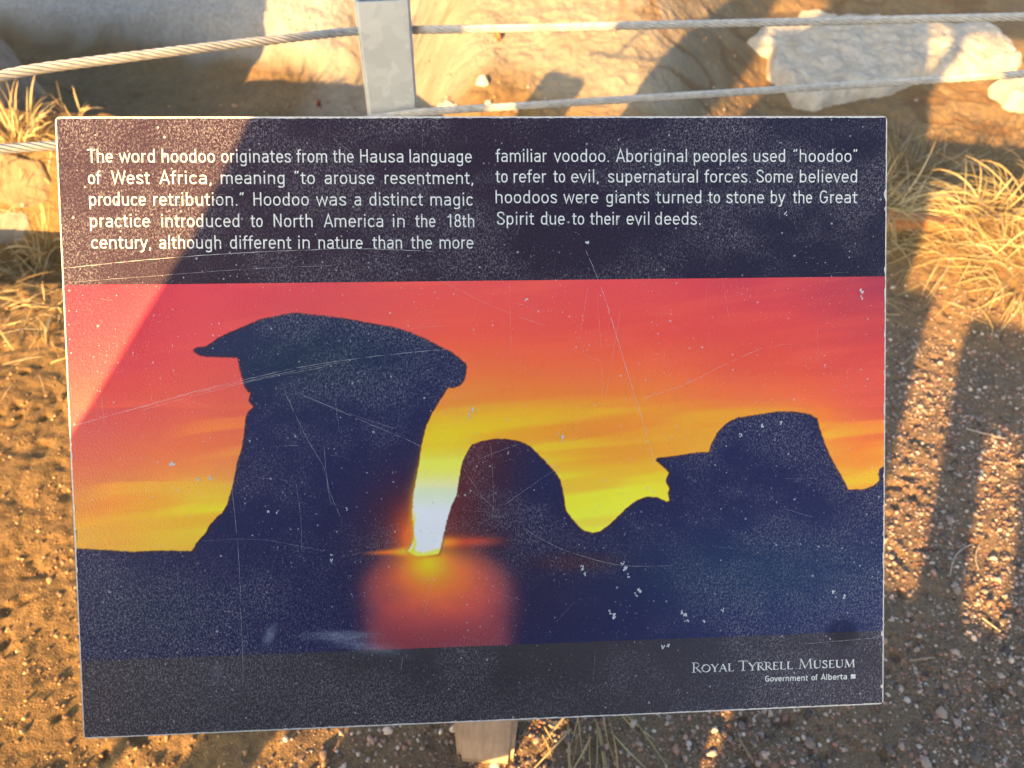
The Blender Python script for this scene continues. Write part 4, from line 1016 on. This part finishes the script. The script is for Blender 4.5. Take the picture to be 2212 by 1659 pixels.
# phone: its lens is the viewpoint, the body reaches to the left of it
t = NT("phone_glass"); ph_m = t.set(Base_Color=(.02, .02, .022), Roughness=.25)
bm = bmesh.new(); bmesh.ops.create_cube(bm, size=1, matrix=Matrix.Diagonal((.148, .072, .0078, 1)))
bmesh.ops.bevel(bm, geom=bm.edges[:], offset=.0035, segments=3, affect='EDGES')
pho = link("phone", bm_mesh("phone", bm, ph_m), label="black phone held level by the person behind the viewpoint", category="phone")
pho.matrix_world = Matrix.Translation(EYE + rt * .052 - up * .018 - fwd * .012) @ m3.to_4x4()

# unseen railing added: posts and boards shaped to throw the shadow strips
t = NT("blocker_wood"); rl_m = t.set(Base_Color=t.ramp(t.noise(40, 4, .6, t.n('ShaderNodeTexCoord').outputs['Object']).outputs[0], [(.3, (.20, .15, .10)), (.7, (.33, .26, .19))]), Roughness=.85)
rs0 = -.95; ro = US(.4, rs0, 0)
shadow_rail = empty("shadow_railing", ro, label="low wooden railing added unseen behind the viewpoint to throw shadow strips", category="railing")
tan_e = math.tan(SUN_EL)
def shadow_rail_box(name, u0, u1, v0, v1, th=.05, ds=0.0):
    bm = bmesh.new(); z0, z1 = v0 - (rs0 + ds) * tan_e, v1 - (rs0 + ds) * tan_e
    bmesh.ops.create_cube(bm, size=1, matrix=Matrix.Diagonal((u1 - u0, th, z1 - z0, 1))); bmesh.ops.bevel(bm, geom=bm.edges[:], offset=.004, segments=2, affect='EDGES')
    o = link(name, bm_mesh(name, bm, rl_m), shadow_rail); o.location = US((u0 + u1) / 2, rs0 + ds, (z0 + z1) / 2) - ro; o.rotation_euler = (0, 0, -SUN_AZ)
zero = rs0 * tan_e
shadow_rail_box("post", .165, .312, zero, .58); shadow_rail_box("post", .40, .482, zero, .55); shadow_rail_box("post", .555, .80, zero, .62)
shadow_rail_box("board", .17, 1.35, zero + .02, .27, .03, -.045)
shadow_rail_box("board", .80, 1.35, .29, .60, .03, -.045); shadow_rail_box("board", .405, .79, .43, .56, .03, -.045)
# unseen board added farther back; its lower edge shades the top of the slope
board = empty("shadow_board", US(.1, -2.0, 0), label="large board on two posts added unseen behind the viewpoint to shade the slope top", category="notice board")
def board_box(name, u0, u1, z0, z1, th, ds=0.0):
    bm = bmesh.new(); bmesh.ops.create_cube(bm, size=1, matrix=Matrix.Diagonal((u1 - u0, th, z1 - z0, 1))); bmesh.ops.bevel(bm, geom=bm.edges[:], offset=.006, segments=2, affect='EDGES')
    o = link(name, bm_mesh(name, bm, rl_m), board); o.location = US((u0 + u1) / 2, -2.0 + ds, (z0 + z1) / 2) - board.location; o.rotation_euler = (0, 0, -SUN_AZ)
board_box("post", -.26, -.16, 0, 2.75, .10, -.08); board_box("post", .62, .72, 0, 2.75, .10, -.08)
board_box("panel", -.44, 1.25, 1.165 + 2.0 * tan_e, 2.65, .04)
# unseen posts added to throw single strips of shadow
def lone_post(u0, u1, s, top_v, label):
    h = top_v - s * tan_e; bm = bmesh.new(); w = u1 - u0
    bmesh.ops.create_cube(bm, size=1, matrix=Matrix.Translation((0, 0, h / 2 - .1)) @ Matrix.Diagonal((w, w, h + .2, 1))); bmesh.ops.bevel(bm, geom=bm.edges[:], offset=.01, segments=2, affect='EDGES')
    p = US((u0 + u1) / 2, s, 0); o = link("shadow_post", bm_mesh("shadow_post", bm, rl_m), label=label, category="post"); o.location = p; o.rotation_euler = (0, 0, -SUN_AZ)
lone_post(-.55, -.455, -.8, .60, "short wooden post added behind the viewpoint, left of the person, to throw a shadow")
lone_post(-1.055, -.905, .66, .775, "hidden wooden stub added behind the sign to throw a shadow strip up the slope")
# plates on a thin pole, added unseen to shade the steel post and slope
t = NT("blocker_paint"); mk_m = t.set(Base_Color=(.35, .33, .28), Roughness=.6)
ms_ = -1.1; mo = US(-.647, ms_, 0)
marker = empty("shadow_plates", mo, label="blank plates on a thin pole added unseen behind the viewpoint to shade the steel post", category="marker")
bm = bmesh.new(); zc = 1.03 - ms_ * tan_e; bmesh.ops.create_cube(bm, size=1, matrix=Matrix.Translation((0, 0, zc)) @ Matrix.Diagonal((.148, .006, .27, 1))); bmesh.ops.bevel(bm, geom=bm.edges[:], offset=.002, segments=2, affect='EDGES')
link("plate", bm_mesh("plate", bm, mk_m), marker).rotation_euler = (0, 0, -SUN_AZ)
bm = bmesh.new(); bmesh.ops.create_cube(bm, size=1, matrix=Matrix.Translation((.060, .008, .88 - ms_ * tan_e)) @ Matrix.Diagonal((.135, .006, .32, 1))); bmesh.ops.bevel(bm, geom=bm.edges[:], offset=.002, segments=2, affect='EDGES')
link("plate", bm_mesh("plate", bm, mk_m), marker).rotation_euler = (0, 0, -SUN_AZ)
bm = bmesh.new(); bmesh.ops.create_cone(bm, cap_ends=True, segments=16, radius1=.011, radius2=.011, depth=zc + .1, matrix=Matrix.Translation((0, -.014, (zc + .1) / 2)))
link("pole", bm_mesh("pole", bm, galv_m), marker).rotation_euler = (0, 0, -SUN_AZ)
# big boulder added out of view on the left to shade the ledge
bm = bmesh.new(); bmesh.ops.create_icosphere(bm, subdivisions=5, radius=1)
vv = np.array([v.co[:] for v in bm.verts]); dd_ = 1 + .35 * (fbm(vv[:, 0] * 1.6 + vv[:, 2] * 1.1 + 9, vv[:, 1] * 1.6 + vv[:, 2] * .7 + 5, 400, 5) - .5) + .12 * (fbm(vv[:, 0] * 6 + vv[:, 2] * 4 + 9, vv[:, 1] * 6 + 5, 410, 3) - .5)
for v, k_ in zip(bm.verts, dd_): v.co = Vector((v.co.x * .72, v.co.y * .40, v.co.z * .58)) * k_
o = link("boulder", bm_mesh("boulder", bm, grey_rock, True), label="tall grey boulder added out of view beyond the left margin to shade the ledge", category="rock")
bq = US(-3.18, .9, 0); o.location = (bq.x, bq.y, .02)
